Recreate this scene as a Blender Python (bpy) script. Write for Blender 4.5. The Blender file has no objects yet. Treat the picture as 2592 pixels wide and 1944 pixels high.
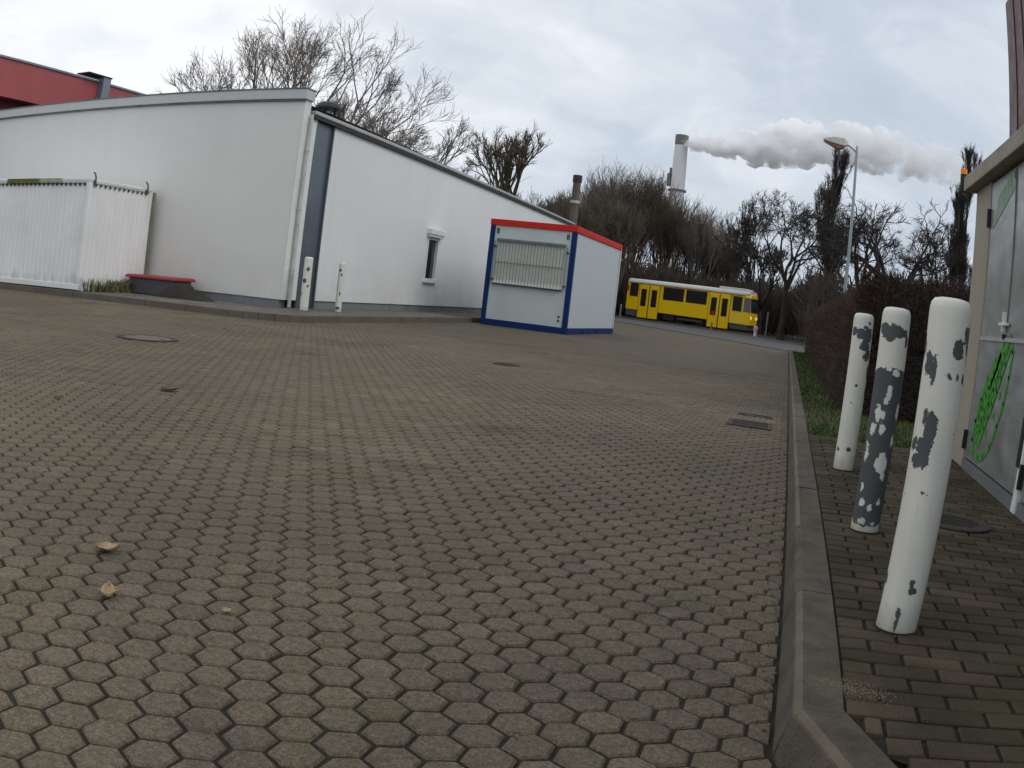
import bpy, math, random
from mathutils import Vector, Matrix
random.seed(7)
S = bpy.context.scene
COL = S.collection

# ------------------------------------------------------------------ camera
YAW, PITCH, ROLL = 0.29281, -0.09955, 0.11397
cd = bpy.data.cameras.new("camera")
cam = bpy.data.objects.new("camera", cd); COL.objects.link(cam)
cy, sy, cp, sp = math.cos(YAW), math.sin(YAW), math.cos(PITCH), math.sin(PITCH)
F = Vector((-sy*cp, cy*cp, sp)); Rr = Vector((cy, sy, 0)); U = Rr.cross(F)
R2 = Rr*math.cos(ROLL) + U*math.sin(ROLL); U2 = -Rr*math.sin(ROLL) + U*math.cos(ROLL)
M = Matrix((R2, U2, -F)).transposed().to_4x4(); M.translation = Vector((0, 0, .9))
cam.matrix_world = M
cd.type = 'PANO'; cd.sensor_fit = 'HORIZONTAL'; cd.sensor_width = 36; cd.sensor_height = 27
cd.clip_start = .05; cd.clip_end = 6000
def setcam(o, k, v):
    for t in (o, getattr(o, 'cycles', None)):
        try: setattr(t, k, v); return
        except Exception: pass
setcam(cd, 'panorama_type', 'FISHEYE_LENS_POLYNOMIAL')
setcam(cd, 'fisheye_fov', math.radians(120))
for i, k in enumerate((0, -3.08242523e-02, -5.37646512e-05, 4.13216074e-06, -2.33314196e-07)):
    setcam(cd, 'fisheye_polynomial_k%d' % i, k)
S.camera = cam
S.render.engine = 'CYCLES'
S.cycles.volume_bounces = 40; S.cycles.max_bounces = 40; S.cycles.diffuse_bounces = 4; S.cycles.glossy_bounces = 4; S.cycles.transparent_max_bounces = 16
S.cycles.use_denoising = True

# ------------------------------------------------------------------ node helper
class NT:
    def __init__(s, tree): s.t = tree; s.n = tree.nodes; s.l = tree.links
    def new(s, ty, ins=None, **kw):
        n = s.n.new(ty)
        for k, v in kw.items(): setattr(n, k, v)
        for k, v in (ins or {}).items(): s.set(n, k, v)
        return n
    def set(s, n, k, v):
        sock = n.inputs[k]
        if isinstance(v, bpy.types.NodeSocket): s.l.new(v, sock)
        elif isinstance(v, bpy.types.Node): s.l.new(v.outputs[0], sock)
        else: sock.default_value = v
    def m(s, op, a, b=0., c=0., clamp=False):
        n = s.new('ShaderNodeMath', {0: a, 1: b, 2: c}, operation=op); n.use_clamp = clamp; return n.outputs[0]
    def vm(s, op, a, b=(0, 0, 0)):
        n = s.new('ShaderNodeVectorMath', {0: a, 1: b}, operation=op)
        return n.outputs['Value'] if op in ('DOT_PRODUCT', 'LENGTH', 'DISTANCE') else n.outputs[0]
    def noise(s, vec, scale, detail=4, rough=.55, dim='3D'):
        n = s.new('ShaderNodeTexNoise', {'Scale': scale, 'Detail': detail, 'Roughness': rough}, noise_dimensions=dim)
        if vec is not None: s.set(n, 'Vector', vec)
        return n.outputs[0]
    def ramp(s, fac, pts, interp='LINEAR'):
        n = s.new('ShaderNodeValToRGB', {0: fac}); e = n.color_ramp.elements; n.color_ramp.interpolation = interp
        while len(e) < len(pts): e.new(.5)
        for k, (p, c) in enumerate(pts):
            e[k].position = p
            if not isinstance(c, (tuple, list)): c = (c, c, c)
            e[k].color = (*c[:3], 1)
        return n.outputs[0]
    def mix(s, f, a, b, bt='MIX'):
        n = s.new('ShaderNodeMix', data_type='RGBA', blend_type=bt)
        for k, v in ((0, f), (6, a), (7, b)):
            if isinstance(v, (tuple, list)) and k > 0 and len(v) == 3: v = (*v, 1)
            s.set(n, k, v)
        return n.outputs[2]
    def pos(s): return s.new('ShaderNodeNewGeometry').outputs['Position']
    def obj(s): return s.new('ShaderNodeTexCoord').outputs['Object']
    def sep(s, v):
        n = s.new('ShaderNodeSeparateXYZ', {0: v}); return n.outputs[0], n.outputs[1], n.outputs[2]
    def comb(s, x, y, z): return s.new('ShaderNodeCombineXYZ', {0: x, 1: y, 2: z}).outputs[0]
    def mapr(s, v, a, b, c=0., d=1.):
        return s.new('ShaderNodeMapRange', {0: v, 1: a, 2: b, 3: c, 4: d}).outputs[0]
    def bump(s, h, st=.5, dist=.01): return s.new('ShaderNodeBump', {'Strength': st, 'Distance': dist, 'Height': h}).outputs[0]

# ------------------------------------------------------------------ sky
SUN_EL, SUN_AZ = math.radians(42), math.radians(100)     # azimuth clockwise from +Y
w = bpy.data.worlds.new("World"); S.world = w; w.use_nodes = True
w.node_tree.nodes.clear(); N = NT(w.node_tree)
sky = N.new('ShaderNodeTexSky', sky_type='NISHITA', sun_disc=False, sun_elevation=SUN_EL, sun_rotation=SUN_AZ, dust_density=3.0)
d = N.new('ShaderNodeTexCoord').outputs['Generated']
dx, dy, dz = N.sep(d)
zz = N.m('ADD', N.m('MAXIMUM', dz, 0.0), .42)
px_ = N.m('DIVIDE', dx, zz); py_ = N.m('DIVIDE', dy, zz)
pv = N.comb(px_, py_, 0.0)
wp = N.noise(pv, 2.2, 3)
pv2 = N.vm('ADD', pv, N.comb(N.m('MULTIPLY', wp, .5), N.m('MULTIPLY', wp, .35), 0.0))
c1 = N.noise(pv2, 1.5, 8, .56)
c2 = N.noise(pv2, 4.5, 7, .6)
cl = N.m('ADD', N.m('MULTIPLY', c1, .68), N.m('MULTIPLY', c2, .32))
# the cloud deck is thinner and brighter to the west (-X), heavier over the chimney
bias = N.mapr(dx, -.65, -.05, .20, -.02)
up = N.mapr(dz, .02, .3, -.05, .03)
cl = N.m('ADD', N.m('ADD', cl, bias), up)
cc = N.ramp(cl, [(.33, (.41, .475, .56)), (.46, (.51, .565, .64)), (.57, (.65, .69, .745)), (.70, (.87, .88, .895))])
hz = N.mapr(dz, -.02, .12, 1, 0)
cc = N.mix(N.m('MULTIPLY', hz, .6), cc, (.50, .59, .70))
skyc = N.mix(1.0, sky.outputs[0], (.10, .10, .10), 'MULTIPLY')
fin = N.mix(.9, skyc, cc)
bg = N.new('ShaderNodeBackground', {'Color': fin, 'Strength': 1.0})
N.l.new(bg.outputs[0], N.new('ShaderNodeOutputWorld').inputs[0])
sl = bpy.data.lights.new("sun", 'SUN'); sl.energy = .7; sl.angle = math.radians(35); sl.color = (1, .96, .9)
so = bpy.data.objects.new("sun", sl); COL.objects.link(so)
sd = Vector((math.sin(SUN_AZ)*math.cos(SUN_EL), math.cos(SUN_AZ)*math.cos(SUN_EL), math.sin(SUN_EL)))
so.rotation_euler = sd.to_track_quat('Z', 'Y').to_euler()
S.view_settings.view_transform = 'Standard'; S.view_settings.look = 'None'
S.view_settings.exposure = 0.3; S.view_settings.gamma = 1.0

# ------------------------------------------------------------------ mesh helpers
class MB:
    def __init__(s): s.v = []; s.f = []; s.mi = []; s.cur = 0
    def add(s, vs, fs):
        o = len(s.v); s.v += [tuple(p) for p in vs]
        s.f += [tuple(o+i for i in f) for f in fs]; s.mi += [s.cur]*len(fs); return s
    def box(s, x0, x1, y0, y1, z0, z1):
        return s.add([(x0,y0,z0),(x1,y0,z0),(x1,y1,z0),(x0,y1,z0),(x0,y0,z1),(x1,y0,z1),(x1,y1,z1),(x0,y1,z1)],
                     [(0,3,2,1),(4,5,6,7),(0,1,5,4),(1,2,6,5),(2,3,7,6),(3,0,4,7)])
    def cbox(s, c, sz): 
        return s.box(c[0]-sz[0]/2, c[0]+sz[0]/2, c[1]-sz[1]/2, c[1]+sz[1]/2, c[2]-sz[2]/2, c[2]+sz[2]/2)
    def extr(s, poly, vec):
        n = len(poly); vec = Vector(vec)
        vs = [Vector(p) for p in poly] + [Vector(p)+vec for p in poly]
        return s.add(vs, [tuple(range(n-1,-1,-1)), tuple(range(n, 2*n))] + [(i, (i+1)%n, n+(i+1)%n, n+i) for i in range(n)])
    def lathe(s, prof, c=(0,0,0), n=24, axis='z', capb=True, capt=True):
        vs = []; 
        for r, z in prof:
            for i in range(n):
                a = 2*math.pi*i/n; x, y = r*math.cos(a), r*math.sin(a)
                p = {'z': (x, y, z), 'x': (z, x, y), 'y': (x, z, y)}[axis]
                vs.append((c[0]+p[0], c[1]+p[1], c[2]+p[2]))
        fs = []
        for k in range(len(prof)-1):
            for i in range(n):
                j = (i+1) % n; fs.append((k*n+i, k*n+j, (k+1)*n+j, (k+1)*n+i))
        if capb: fs.append(tuple(range(n-1, -1, -1)))
        if capt: fs.append(tuple((len(prof)-1)*n+i for i in range(n)))
        return s.add(vs, fs)
    def seg(s, a, b, r0, r1, n=3, cap=False):
        a, b = Vector(a), Vector(b); d = b-a
        if d.length < 1e-6: return s
        d.normalize(); u = d.orthogonal().normalized(); v = d.cross(u)
        vs = []
        for c, r in ((a, r0), (b, r1)):
            for i in range(n):
                t = 2*math.pi*i/n; vs.append(c+u*(r*math.cos(t))+v*(r*math.sin(t)))
        fs = [(i, (i+1) % n, n+(i+1) % n, n+i) for i in range(n)]
        if cap: fs += [tuple(range(n-1, -1, -1)), tuple(range(n, 2*n))]
        return s.add(vs, fs)
    def tube(s, pts, r, n=10):
        for i in range(len(pts)-1): s.seg(pts[i], pts[i+1], r, r, n, True)
        return s
    def rings(s, rg, cap=True):
        n = len(rg[0]); vs = [p for q in rg for p in q]; fs = []
        for k in range(len(rg)-1):
            for i in range(n):
                j = (i+1) % n; fs.append((k*n+i, k*n+j, (k+1)*n+j, (k+1)*n+i))
        if cap: fs += [tuple(range(n-1,-1,-1)), tuple((len(rg)-1)*n+i for i in range(n))]
        return s.add(vs, fs)
    def build(s, name, mats, parent=None, bevel=0, smooth=False, seg=2):
        me = bpy.data.meshes.new(name); me.from_pydata(s.v, [], s.f)
        for m in (mats if isinstance(mats, (list, tuple)) else [mats]): me.materials.append(m)
        if any(s.mi): me.polygons.foreach_set('material_index', s.mi)
        if smooth: me.polygons.foreach_set('use_smooth', [True]*len(me.polygons))
        me.update()
        o = bpy.data.objects.new(name, me); COL.objects.link(o)
        if parent is not None: o.parent = parent
        if bevel:
            b = o.modifiers.new('bevel', 'BEVEL'); b.width = bevel; b.segments = seg; b.limit_method = 'ANGLE'; b.angle_limit = math.radians(40)
        if smooth:
            try: me.set_sharp_from_angle(angle=math.radians(40))
            except Exception: pass
        return o
def tag(o, label=None, cat=None, group=None, kind=None):
    if label: o['label'] = label
    if cat: o['category'] = cat
    if group: o['group'] = group
    if kind: o['kind'] = kind
    return o
def thing(name, label, cat, loc=(0, 0, 0), rz=0, group=None):
    o = bpy.data.objects.new(name, None); COL.objects.link(o); o.location = loc; o.rotation_euler = (0, 0, rz)
    o.empty_display_size = .2
    return tag(o, label, cat, group)
def struct(mb, name, mats, **k): return tag(mb.build(name, mats, **k), kind='structure')

# ------------------------------------------------------------------ materials
def mat(name, col, rough=.6, metal=0., var=.12, scale=6., bump=.0, bscale=60, spec=.5, dirt=None, dirtamt=.0, dscale=2.0, coat=0.):
    m = bpy.data.materials.new(name); m.use_nodes = True; m.node_tree.nodes.clear(); N = NT(m.node_tree)
    P = N.obj(); n1 = N.noise(P, scale, 5); n2 = N.noise(P, scale*7, 4)
    f = N.m('ADD', N.m('MULTIPLY', n1, .65), N.m('MULTIPLY', n2, .35))
    k = N.mapr(f, .3, .7, 1-var, 1+var)
    c = N.mix(1.0, col, N.comb(k, k, k), 'MULTIPLY')
    if dirt:
        dn = N.noise(P, dscale, 7, .62)
        c = N.mix(N.mapr(dn, .5, .72, 0, dirtamt), c, dirt)
    b = N.new('ShaderNodeBsdfPrincipled', {'Base Color': c, 'Roughness': N.mapr(n2, .3, .7, max(0, rough-.08), min(1, rough+.08)), 'Metallic': metal, 'Specular IOR Level': spec, 'Coat Weight': coat})
    if bump: N.set(b, 'Normal', N.bump(N.noise(P, bscale, 5), bump, .01))
    N.l.new(b.outputs[0], N.new('ShaderNodeOutputMaterial').inputs[0]); return m
def custom(name):
    m = bpy.data.materials.new(name); m.use_nodes = True; m.node_tree.nodes.clear(); return m, NT(m.node_tree)
def finish(N, **ins):
    b = N.new('ShaderNodeBsdfPrincipled', {k.replace('_', ' '): v for k, v in ins.items()})
    N.l.new(b.outputs[0], N.new('ShaderNodeOutputMaterial').inputs[0]); return b

HEX = .109; HOFF = (.012, .03)
def hex_mat(name, joints):
    m, N = custom(name); P = N.pos()
    p = N.vm('SUBTRACT', P, (HOFF[0], HOFF[1], 0)); p = N.vm('MULTIPLY', p, (1/HEX, 1/HEX, 0))
    r = (1, 1.7320508, 1); ir = (1, 1/1.7320508, 1); h = (.5, .8660254, 0)
    def cell(q): return N.vm('SUBTRACT', N.vm('MULTIPLY', N.vm('FRACTION', N.vm('MULTIPLY', q, ir)), r), h)
    a = cell(p); b = cell(N.vm('SUBTRACT', p, h))
    sel = N.m('LESS_THAN', N.vm('LENGTH', b), N.vm('LENGTH', a))
    g = N.new('ShaderNodeMix', data_type='VECTOR'); N.set(g, 0, sel); N.set(g, 4, a); N.set(g, 5, b); g = g.outputs[1]
    cid = N.vm('SUBTRACT', p, g)
    cid = N.vm('MULTIPLY', N.vm('SNAP', N.vm('ADD', N.vm('MULTIPLY', cid, (2, 2/1.7320508, 0)), (.5, .5, .0)), (1, 1, 1)), (1, 1, 0))
    wn = N.new('ShaderNodeTexWhiteNoise', {'Vector': cid}, noise_dimensions='2D')
    rnd = wn.outputs['Value']; rc = wn.outputs['Color']
    ag = N.vm('ABSOLUTE', g); ax, ay, _ = N.sep(ag)
    hd = N.m('MAXIMUM', ax, N.m('ADD', N.m('MULTIPLY', ax, .5), N.m('MULTIPLY', ay, .8660254)))
    base = N.ramp(rnd, [(0, (.108, .087, .061)), (.3, (.121, .097, .069)), (.6, (.129, .102, .072)), (.85, (.121, .099, .068)), (1, (.146, .117, .083))])
    big = N.noise(P, .55, 5); k = N.mapr(big, .35, .65, .78, 1.2)
    base = N.mix(1.0, base, N.comb(k, k, k), 'MULTIPLY')
    mid = N.noise(P, 2.3, 4)                                  # olive film of algae in patches
    base = N.mix(N.mapr(mid, .46, .68, 0, .28), base, (.094, .086, .036))
    stain = N.noise(N.vm('ADD', P, (31, 7, 0)), .8, 6, .65)
    base = N.mix(N.mapr(stain, .57, .70, 0, .6), base, (.040, .036, .032))
    gr = N.noise(P, 125, 5, .8); k = N.mapr(gr, .3, .7, .45, 1.6)
    base = N.mix(1.0, base, N.comb(k, k, k), 'MULTIPLY')
    g3 = N.noise(P, 52, 4, .7); k = N.mapr(g3, .33, .67, .72, 1.28); base = N.mix(1.0, base, N.comb(k, k, k), 'MULTIPLY')
    g4 = N.noise(P, 9, 5, .7); base = N.mix(N.mapr(g4, .54, .70, 0, .45), base, (.062, .057, .026))
    sp = N.new('ShaderNodeTexVoronoi', {'Vector': P, 'Scale': 130}, feature='F1')
    base = N.mix(N.m('MULTIPLY', N.m('LESS_THAN', sp.outputs['Distance'], .16), .55), base, (.36, .31, .24))
    hgt = N.m('MULTIPLY', gr, .25)
    if joints:
        wob = N.m('MULTIPLY', N.m('SUBTRACT', N.noise(P, 45, 3), .5), .035)
        edge = N.m('ADD', hd, wob)
        j = N.mapr(edge, .425, .462, 0, 1)
        dirtn = N.noise(P, 4, 4)
        jc = N.mix(N.mapr(dirtn, .4, .65, 0, 1), (.012, .010, .007), (.026, .026, .012))
        base = N.mix(j, base, jc)
        hgt = N.m('SUBTRACT', hgt, N.m('MULTIPLY', j, 1.0))
    rg = N.mapr(big, .35, .65, .72, .92)
    finish(N, Base_Color=base, Roughness=rg, Specular_IOR_Level=.2, Normal=N.bump(hgt, .6 if joints else .45, .005))
    return m
M_hex = hex_mat('hex_paver', False); M_hexfar = hex_mat('hex_paver_joints', True)
M_joint = mat('joint_soil', (.016, .014, .009), .95, var=.4, scale=12, bump=.5, bscale=200, dirt=(.024, .030, .010), dirtamt=.7, dscale=3)

def brick_mat(name, c1, c2, c3):
    m, N = custom(name); P = N.pos()
    idn = N.new('ShaderNodeTexWhiteNoise', {'Vector': N.new('ShaderNodeAttribute', attribute_name='bid').outputs['Vector']}, noise_dimensions='3D').outputs['Value']
    base = N.ramp(idn, [(0, c1), (.5, c2), (1, c3)])
    k = N.mapr(N.noise(P, 3, 5), .35, .65, .7, 1.25); base = N.mix(1.0, base, N.comb(k, k, k), 'MULTIPLY')
    base = N.mix(N.mapr(N.noise(P, 1.7, 5), .48, .68, 0, .6), base, (.038, .040, .016))
    gr = N.noise(P, 240, 4, .7); k = N.mapr(gr, .3, .7, .6, 1.4); base = N.mix(1.0, base, N.comb(k, k, k), 'MULTIPLY')
    finish(N, Base_Color=base, Roughness=.9, Specular_IOR_Level=.15, Normal=N.bump(gr, .5, .003)); return m
M_brick = brick_mat('pavement_brick', (.052, .042, .028), (.072, .057, .038), (.090, .070, .047))
def far_brick(name):
    m, N = custom(name); P = N.pos()
    b = N.new('ShaderNodeTexBrick', {'Vector': P, 'Color1': (.125, .105, .085, 1), 'Color2': (.16, .135, .11, 1), 'Mortar': (.05, .045, .035, 1), 'Scale': 1, 'Mortar Size': .008, 'Brick Width': .2, 'Row Height': .1})
    k = N.mapr(N.noise(P, 2, 6), .35, .65, .7, 1.25); c = N.mix(1.0, b.outputs[0], N.comb(k, k, k), 'MULTIPLY')
    finish(N, Base_Color=c, Roughness=.9); return m
M_brickfar = far_brick('wall_side_paving')
M_conc = mat('kerb_concrete', (.092, .076, .054), .9, var=.5, scale=9, bump=.8, bscale=120, dirt=(.042, .040, .018), dirtamt=.85, dscale=5)
M_concL = mat('kerb_concrete_old', (.10, .084, .066), .9, var=.3, scale=4, bump=.4, bscale=90, dirt=(.05, .05, .03), dirtamt=.7, dscale=2)
M_concworn = mat('kerb_worn_edge', (.140, .112, .076), .9, var=.35, scale=9, bump=.6, bscale=150, dirt=(.12, .12, .07), dirtamt=.8, dscale=7)
M_asph = mat('asphalt', (.07, .07, .073), .9, var=.2, scale=1.5, bump=.3, bscale=80)
M_earth = mat('earth', (.045, .038, .026), .95, var=.4, scale=1.2, bump=.5, bscale=10, dirt=(.05, .06, .02), dirtamt=.6, dscale=.6)
M_wallS = mat('white_cladding', (.70, .73, .72), .45, var=.03, scale=.7, dirt=(.58, .60, .58), dirtamt=.3, dscale=.8)
M_fascia = mat('grey_fascia', (.50, .51, .50), .5, var=.05)
M_plinth = mat('plinth_grey', (.17, .19, .20), .8, var=.2, scale=3, dirt=(.08, .08, .06), dirtamt=.6)
M_steel = mat('slate_metal', (.115, .140, .165), .35, .4, var=.18, scale=1.5, dirt=(.16, .19, .23), dirtamt=.6, dscale=1.1)
M_dark = mat('dark_trim', (.018, .018, .02), .6)
M_blk = mat('black', (.008, .008, .009), .5)
M_gutter = mat('gutter_zinc', (.42, .42, .40), .45, .3, var=.12)
M_pipe = mat('downpipe', (.50, .52, .48), .5, var=.12, dirt=(.12, .2, .11), dirtamt=.7, dscale=3)
M_white = mat('white_trim', (.70, .71, .69), .45, var=.06)
M_glassd = mat('dark_glass', (.018, .021, .022), .08, spec=.9)
M_red = mat('red_paint', (.55, .018, .009), .55, spec=.25, var=.1, dirt=(.35, .02, .015), dirtamt=.5)
M_blue = mat('blue_paint', (.002, .024, .115), .55, spec=.2, var=.12)
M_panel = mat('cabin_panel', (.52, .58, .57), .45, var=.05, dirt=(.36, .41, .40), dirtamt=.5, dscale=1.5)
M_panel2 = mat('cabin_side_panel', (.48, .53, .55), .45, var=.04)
M_shutter = mat('shutter', (.62, .64, .56), .5, var=.08)
M_bar = mat('galvanised', (.17, .18, .18), .5, .2, var=.15)
M_redclad = mat('red_cladding', (.36, .080, .080), .5, var=.08, scale=.8)
M_darkred = mat('dark_red_band', (.10, .012, .014), .5)
M_maroon = mat('maroon_panel', (.060, .017, .017), .5, var=.15, scale=.5)
M_zinc = mat('zinc', (.23, .26, .30), .4, .5, var=.15)
M_yel = mat('tram_yellow', (.95, .62, .002), .3, var=.05, coat=.3)
M_tramw = mat('tram_roof', (.62, .63, .60), .45, var=.1)
M_under = mat('undercarriage', (.02, .021, .023), .8, var=.3)
M_skirt = mat('tram_skirt', (.075, .08, .085), .7, var=.2)
M_rust = mat('rust_rail', (.10, .07, .05), .6, .4)
M_chim = mat('chimney_white', (.66, .66, .65), .7, var=.05, scale=.05)
M_chimt = mat('chimney_top', (.16, .16, .15), .8, var=.2, scale=.2)
M_lamp = mat('lamp_grey', (.28, .33, .34), .4, .3, var=.12)
M_lens = mat('lamp_glass', (.20, .09, .05), .3)
M_shell = mat('lamp_shell', (.45, .45, .42), .45)
M_bark = mat('bark', (.095, .073, .052), .9, var=.35, scale=4)
M_bark2 = mat('bark_dark', (.034, .028, .022), .9, var=.35, scale=4)
M_bark3 = mat('bark_grey', (.17, .145, .12), .9, var=.3, scale=4)
M_hedge = mat('hedge_twigs', (.064, .039, .029), .95, var=.5, scale=3)
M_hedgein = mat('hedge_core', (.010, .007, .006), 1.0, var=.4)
M_stone = mat('cabinet_render', (.31, .28, .225), .85, var=.08, scale=4, bump=.25, bscale=90, dirt=(.25, .22, .16), dirtamt=.5)
M_slab = mat('roof_slab', (.30, .275, .225), .9, var=.15, scale=5, bump=.5, bscale=60, dirt=(.16, .15, .12), dirtamt=.8, dscale=4)
M_orange = mat('orange_lens', (.85, .25, .01), .4)
M_green = mat('green_spray', (.045, .26, .02), .7, var=.2, scale=20)
M_greenl = mat('faded_green_spray', (.26, .36, .27), .7, var=.2, scale=20)
M_iron = mat('cast_iron', (.030, .024, .018), .8, .0, var=.3, scale=25, bump=.5, bscale=90)
M_mhc = mat('manhole_concrete', (.115, .095, .072), .85, var=.2, scale=12, bump=.4)
M_leaf = mat('dry_leaf', (.34, .24, .14), .8, var=.3, scale=40)
M_leaf2 = mat('dry_leaf_brown', (.12, .055, .03), .8, var=.3, scale=40)
M_binred = mat('bin_lid_red', (.30, .03, .028), .4)
M_bingrey = mat('bin_grey', (.10, .105, .11), .6)
M_pile = mat('grit_pile', (.028, .024, .02), .95, var=.4, scale=14, bump=1, bscale=60)
M_moss = mat('moss_board', (.13, .13, .035), .9, var=.5, scale=5)
M_pinkw = mat('faded_red_white', (.55, .42, .40), .6)
M_greenk = mat('lug_green', (.04, .09, .05), .6)

# front wall: pale sandwich panels with faint vertical joints
def clad(name, col, period, axis):
    m, N = custom(name); P = N.pos(); x, y, z = N.sep(P); a = x if axis == 0 else y
    fr = N.m('FRACT', N.m('MULTIPLY', a, 1/period))
    line = N.m('LESS_THAN', fr, .012)
    k = N.mapr(N.noise(P, .5, 5), .35, .65, .975, 1.025); c = N.mix(1.0, col, N.comb(k, k, k), 'MULTIPLY')
    st = N.noise(N.vm('MULTIPLY', P, (2.5, 2.5, .18)), 1, 5); c = N.mix(N.mapr(st, .52, .78, 0, .10), c, (.45, .45, .42))
    low = N.m('MULTIPLY', N.mapr(z, .2, 1.3, 1, 0), N.mapr(N.noise(P, 1.6, 5), .4, .62, 0, .35)); c = N.mix(low, c, (.50, .44, .40))
    c = N.mix(N.m('MULTIPLY', line, .08), c, (.25, .25, .25))
    finish(N, Base_Color=c, Roughness=.5, Normal=N.bump(N.m('SUBTRACT', N.noise(P, 1.2, 2), line), .05, .02)); return m
M_wallF = clad('front_wall_panels', (.68, .675, .64), 1.0, 0)
M_wallE = clad('side_wall_panels', (.70, .725, .715), 1.1, 1)
def contmat():
    m, N = custom('container_paint'); P = N.obj(); x, y, z = N.sep(P)
    c = (.77, .775, .77); k = N.mapr(N.noise(P, 1.2, 5), .35, .65, .94, 1.05); c = N.mix(1.0, c, N.comb(k, k, k), 'MULTIPLY')
    st = N.noise(N.vm('MULTIPLY', P, (4, 4, .5)), 1, 6, .65); c = N.mix(N.mapr(st, .60, .85, 0, .22), c, (.42, .36, .28))
    zz = N.m('ADD', z, N.m('MULTIPLY', N.noise(N.vm('MULTIPLY', P, (4, 4, 1)), 1, 6, .7), .9))
    c = N.mix(N.mapr(zz, .88, .45, 0, .75), c, (.13, .13, .08))
    finish(N, Base_Color=c, Roughness=.5); return m
M_cont = contmat()
def dooralu():
    m, N = custom('door_metal'); P = N.obj(); x, y, z = N.sep(P)
    k = N.mapr(N.noise(N.vm('MULTIPLY', P, (1, 1, 3)), 2.2, 5), .35, .65, .8, 1.2)
    c = N.mix(1.0, (.34, .36, .36), N.comb(k, k, k), 'MULTIPLY')
    c = N.mix(N.mapr(N.noise(P, 1.8, 6), .5, .7, 0, .5), c, (.22, .21, .17))
    finish(N, Base_Color=c, Roughness=N.mapr(N.noise(P, 5, 4), .3, .7, .28, .45), Metallic=.55); return m
M_door = dooralu()

# bollard paint: white coat with chips down to grey primer, blobs given as (angle, z, half width, half height)
def bollard_mat(name, blobs, R, keep=()):
    m, N = custom(name); P = N.obj(); x, y, z = N.sep(P)
    ang = N.m('ARCTAN2', x, N.m('MULTIPLY', y, -1.0))
    q = N.comb(N.m('MULTIPLY', ang, R), 0.0, z)
    nz = N.noise(P, 55, 4, .6); nb = N.noise(P, 17, 3, .6)
    wob = N.m('ADD', N.m('MULTIPLY', N.m('SUBTRACT', N.m('ADD', N.m('MULTIPLY', nz, .7), N.m('MULTIPLY', N.noise(P, 190, 4, .7), .3)), .5), .034), N.m('MULTIPLY', N.m('SUBTRACT', nb, .5), .030))
    def field(bl):
        best = None
        for a, zc, hw, hh in bl:
            v = N.vm('MULTIPLY', N.vm('SUBTRACT', q, (a*R, 0, zc)), (1/hw, 0, 1/hh))
            l = N.m('MULTIPLY', N.m('SUBTRACT', N.vm('LENGTH', v), 1.0), min(hw, hh)*.9); best = l if best is None else N.m('MINIMUM', best, l)
        return N.m('ADD', best, wob)
    chip = N.mapr(field(blobs), -.0006, .0006, 1, 0)
    if keep:
        chip = N.m('MULTIPLY', chip, N.mapr(field(keep), -.0006, .0006, 0, 1))
    tiny = N.mapr(N.noise(P, 38, 2, .5), .755, .765, 0, 1); chip = N.m('MAXIMUM', chip, tiny)
    k = N.mapr(N.noise(N.vm('MULTIPLY', P, (20, 20, 5)), 1, 5), .3, .7, .93, 1.05)
    wc = N.mix(1.0, (.68, .67, .60), N.comb(k, k, k), 'MULTIPLY')
    g = N.mapr(N.m('ADD', z, N.m('MULTIPLY', N.noise(P, 18, 6), .14)), .03, .17, .85, 0); wc = N.mix(g, wc, (.26, .24, .17))
    sc_ = N.noise(N.vm('MULTIPLY', P, (60, 60, 9)), 1, 6, .7); wc = N.mix(N.mapr(sc_, .60, .72, 0, .35), wc, (.34, .32, .27))
    gc = N.mix(N.noise(P, 14, 4), (.052, .060, .066), (.085, .095, .100))
    c = N.mix(chip, wc, gc)
    finish(N, Base_Color=c, Roughness=N.m('ADD', N.m('MULTIPLY', chip, .25), .4), Normal=N.bump(N.m('SUBTRACT', N.m('MULTIPLY', N.noise(P, 30, 3), .12), chip), .7, .004)); return m

# ------------------------------------------------------------------ ground
E = MB(); E.add([(-900,-60,-.07),(900,-60,-.07),(900,2500,-.07),(-900,2500,-.07)], [(0,1,2,3)]); struct(E, 'ground', M_earth)
L = MB()
# real bevelled hexagonal pavers up to y = 15
def kerb_x(y): return .122 + max(0, 1.76-y)*.42
S3 = math.sqrt(3); g = HEX
i0, i1 = int(-17/g), int(1.2/g); rows = int(15/(g*S3))+1
hexv = [(math.sin(math.pi/3*k), math.cos(math.pi/3*k)) for k in range(6)]
rnd = random.Random(3)
for half in (0, 1):
    for jj in range(0, rows):
        for ii in range(i0, i1):
            X = (ii+.5*half)*g+HOFF[0]; Y = (jj+.5*half)*S3*g+HOFF[1]
            if Y < .25 or Y > 15: continue
            lim = kerb_x(Y)
            if X > lim+g*.42: continue
            if X < -8.1 and Y > 13.2: continue
            if Y < 7 and X < -1.6-Y*1.35: continue
            dz = rnd.uniform(-.0022, .0016); tx = rnd.uniform(-.02, .02); ty = rnd.uniform(-.02, .02)
            R0 = g/S3*rnd.uniform(.91, .94); ins = .006; vs = []; jt = [rnd.uniform(.975, 1.0) if rnd.random() > .06 else rnd.uniform(.88, .95) for _q in range(6)]
            for rr, zz in ((R0, -.02), (R0, -.0052), (R0-ins, 0)):
                for kk_, (sx, sy) in enumerate(hexv):
                    vx, vy = sx*rr*jt[kk_], sy*rr*jt[kk_]; gx = min(X+vx, lim-(R0-rr)*.5)
                    vs.append((gx, Y+vy, zz+(dz+tx*vx+ty*vy if zz > -.01 else 0)))
            L.add(vs, [(12+k for k in range(5, -1, -1))] + [(k, k+6, (k+1)%6+6, (k+1)%6) for k in range(6)] + [(k+6, k+12, (k+1)%6+12, (k+1)%6+6) for k in range(6)])
L.cur = 1
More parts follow.
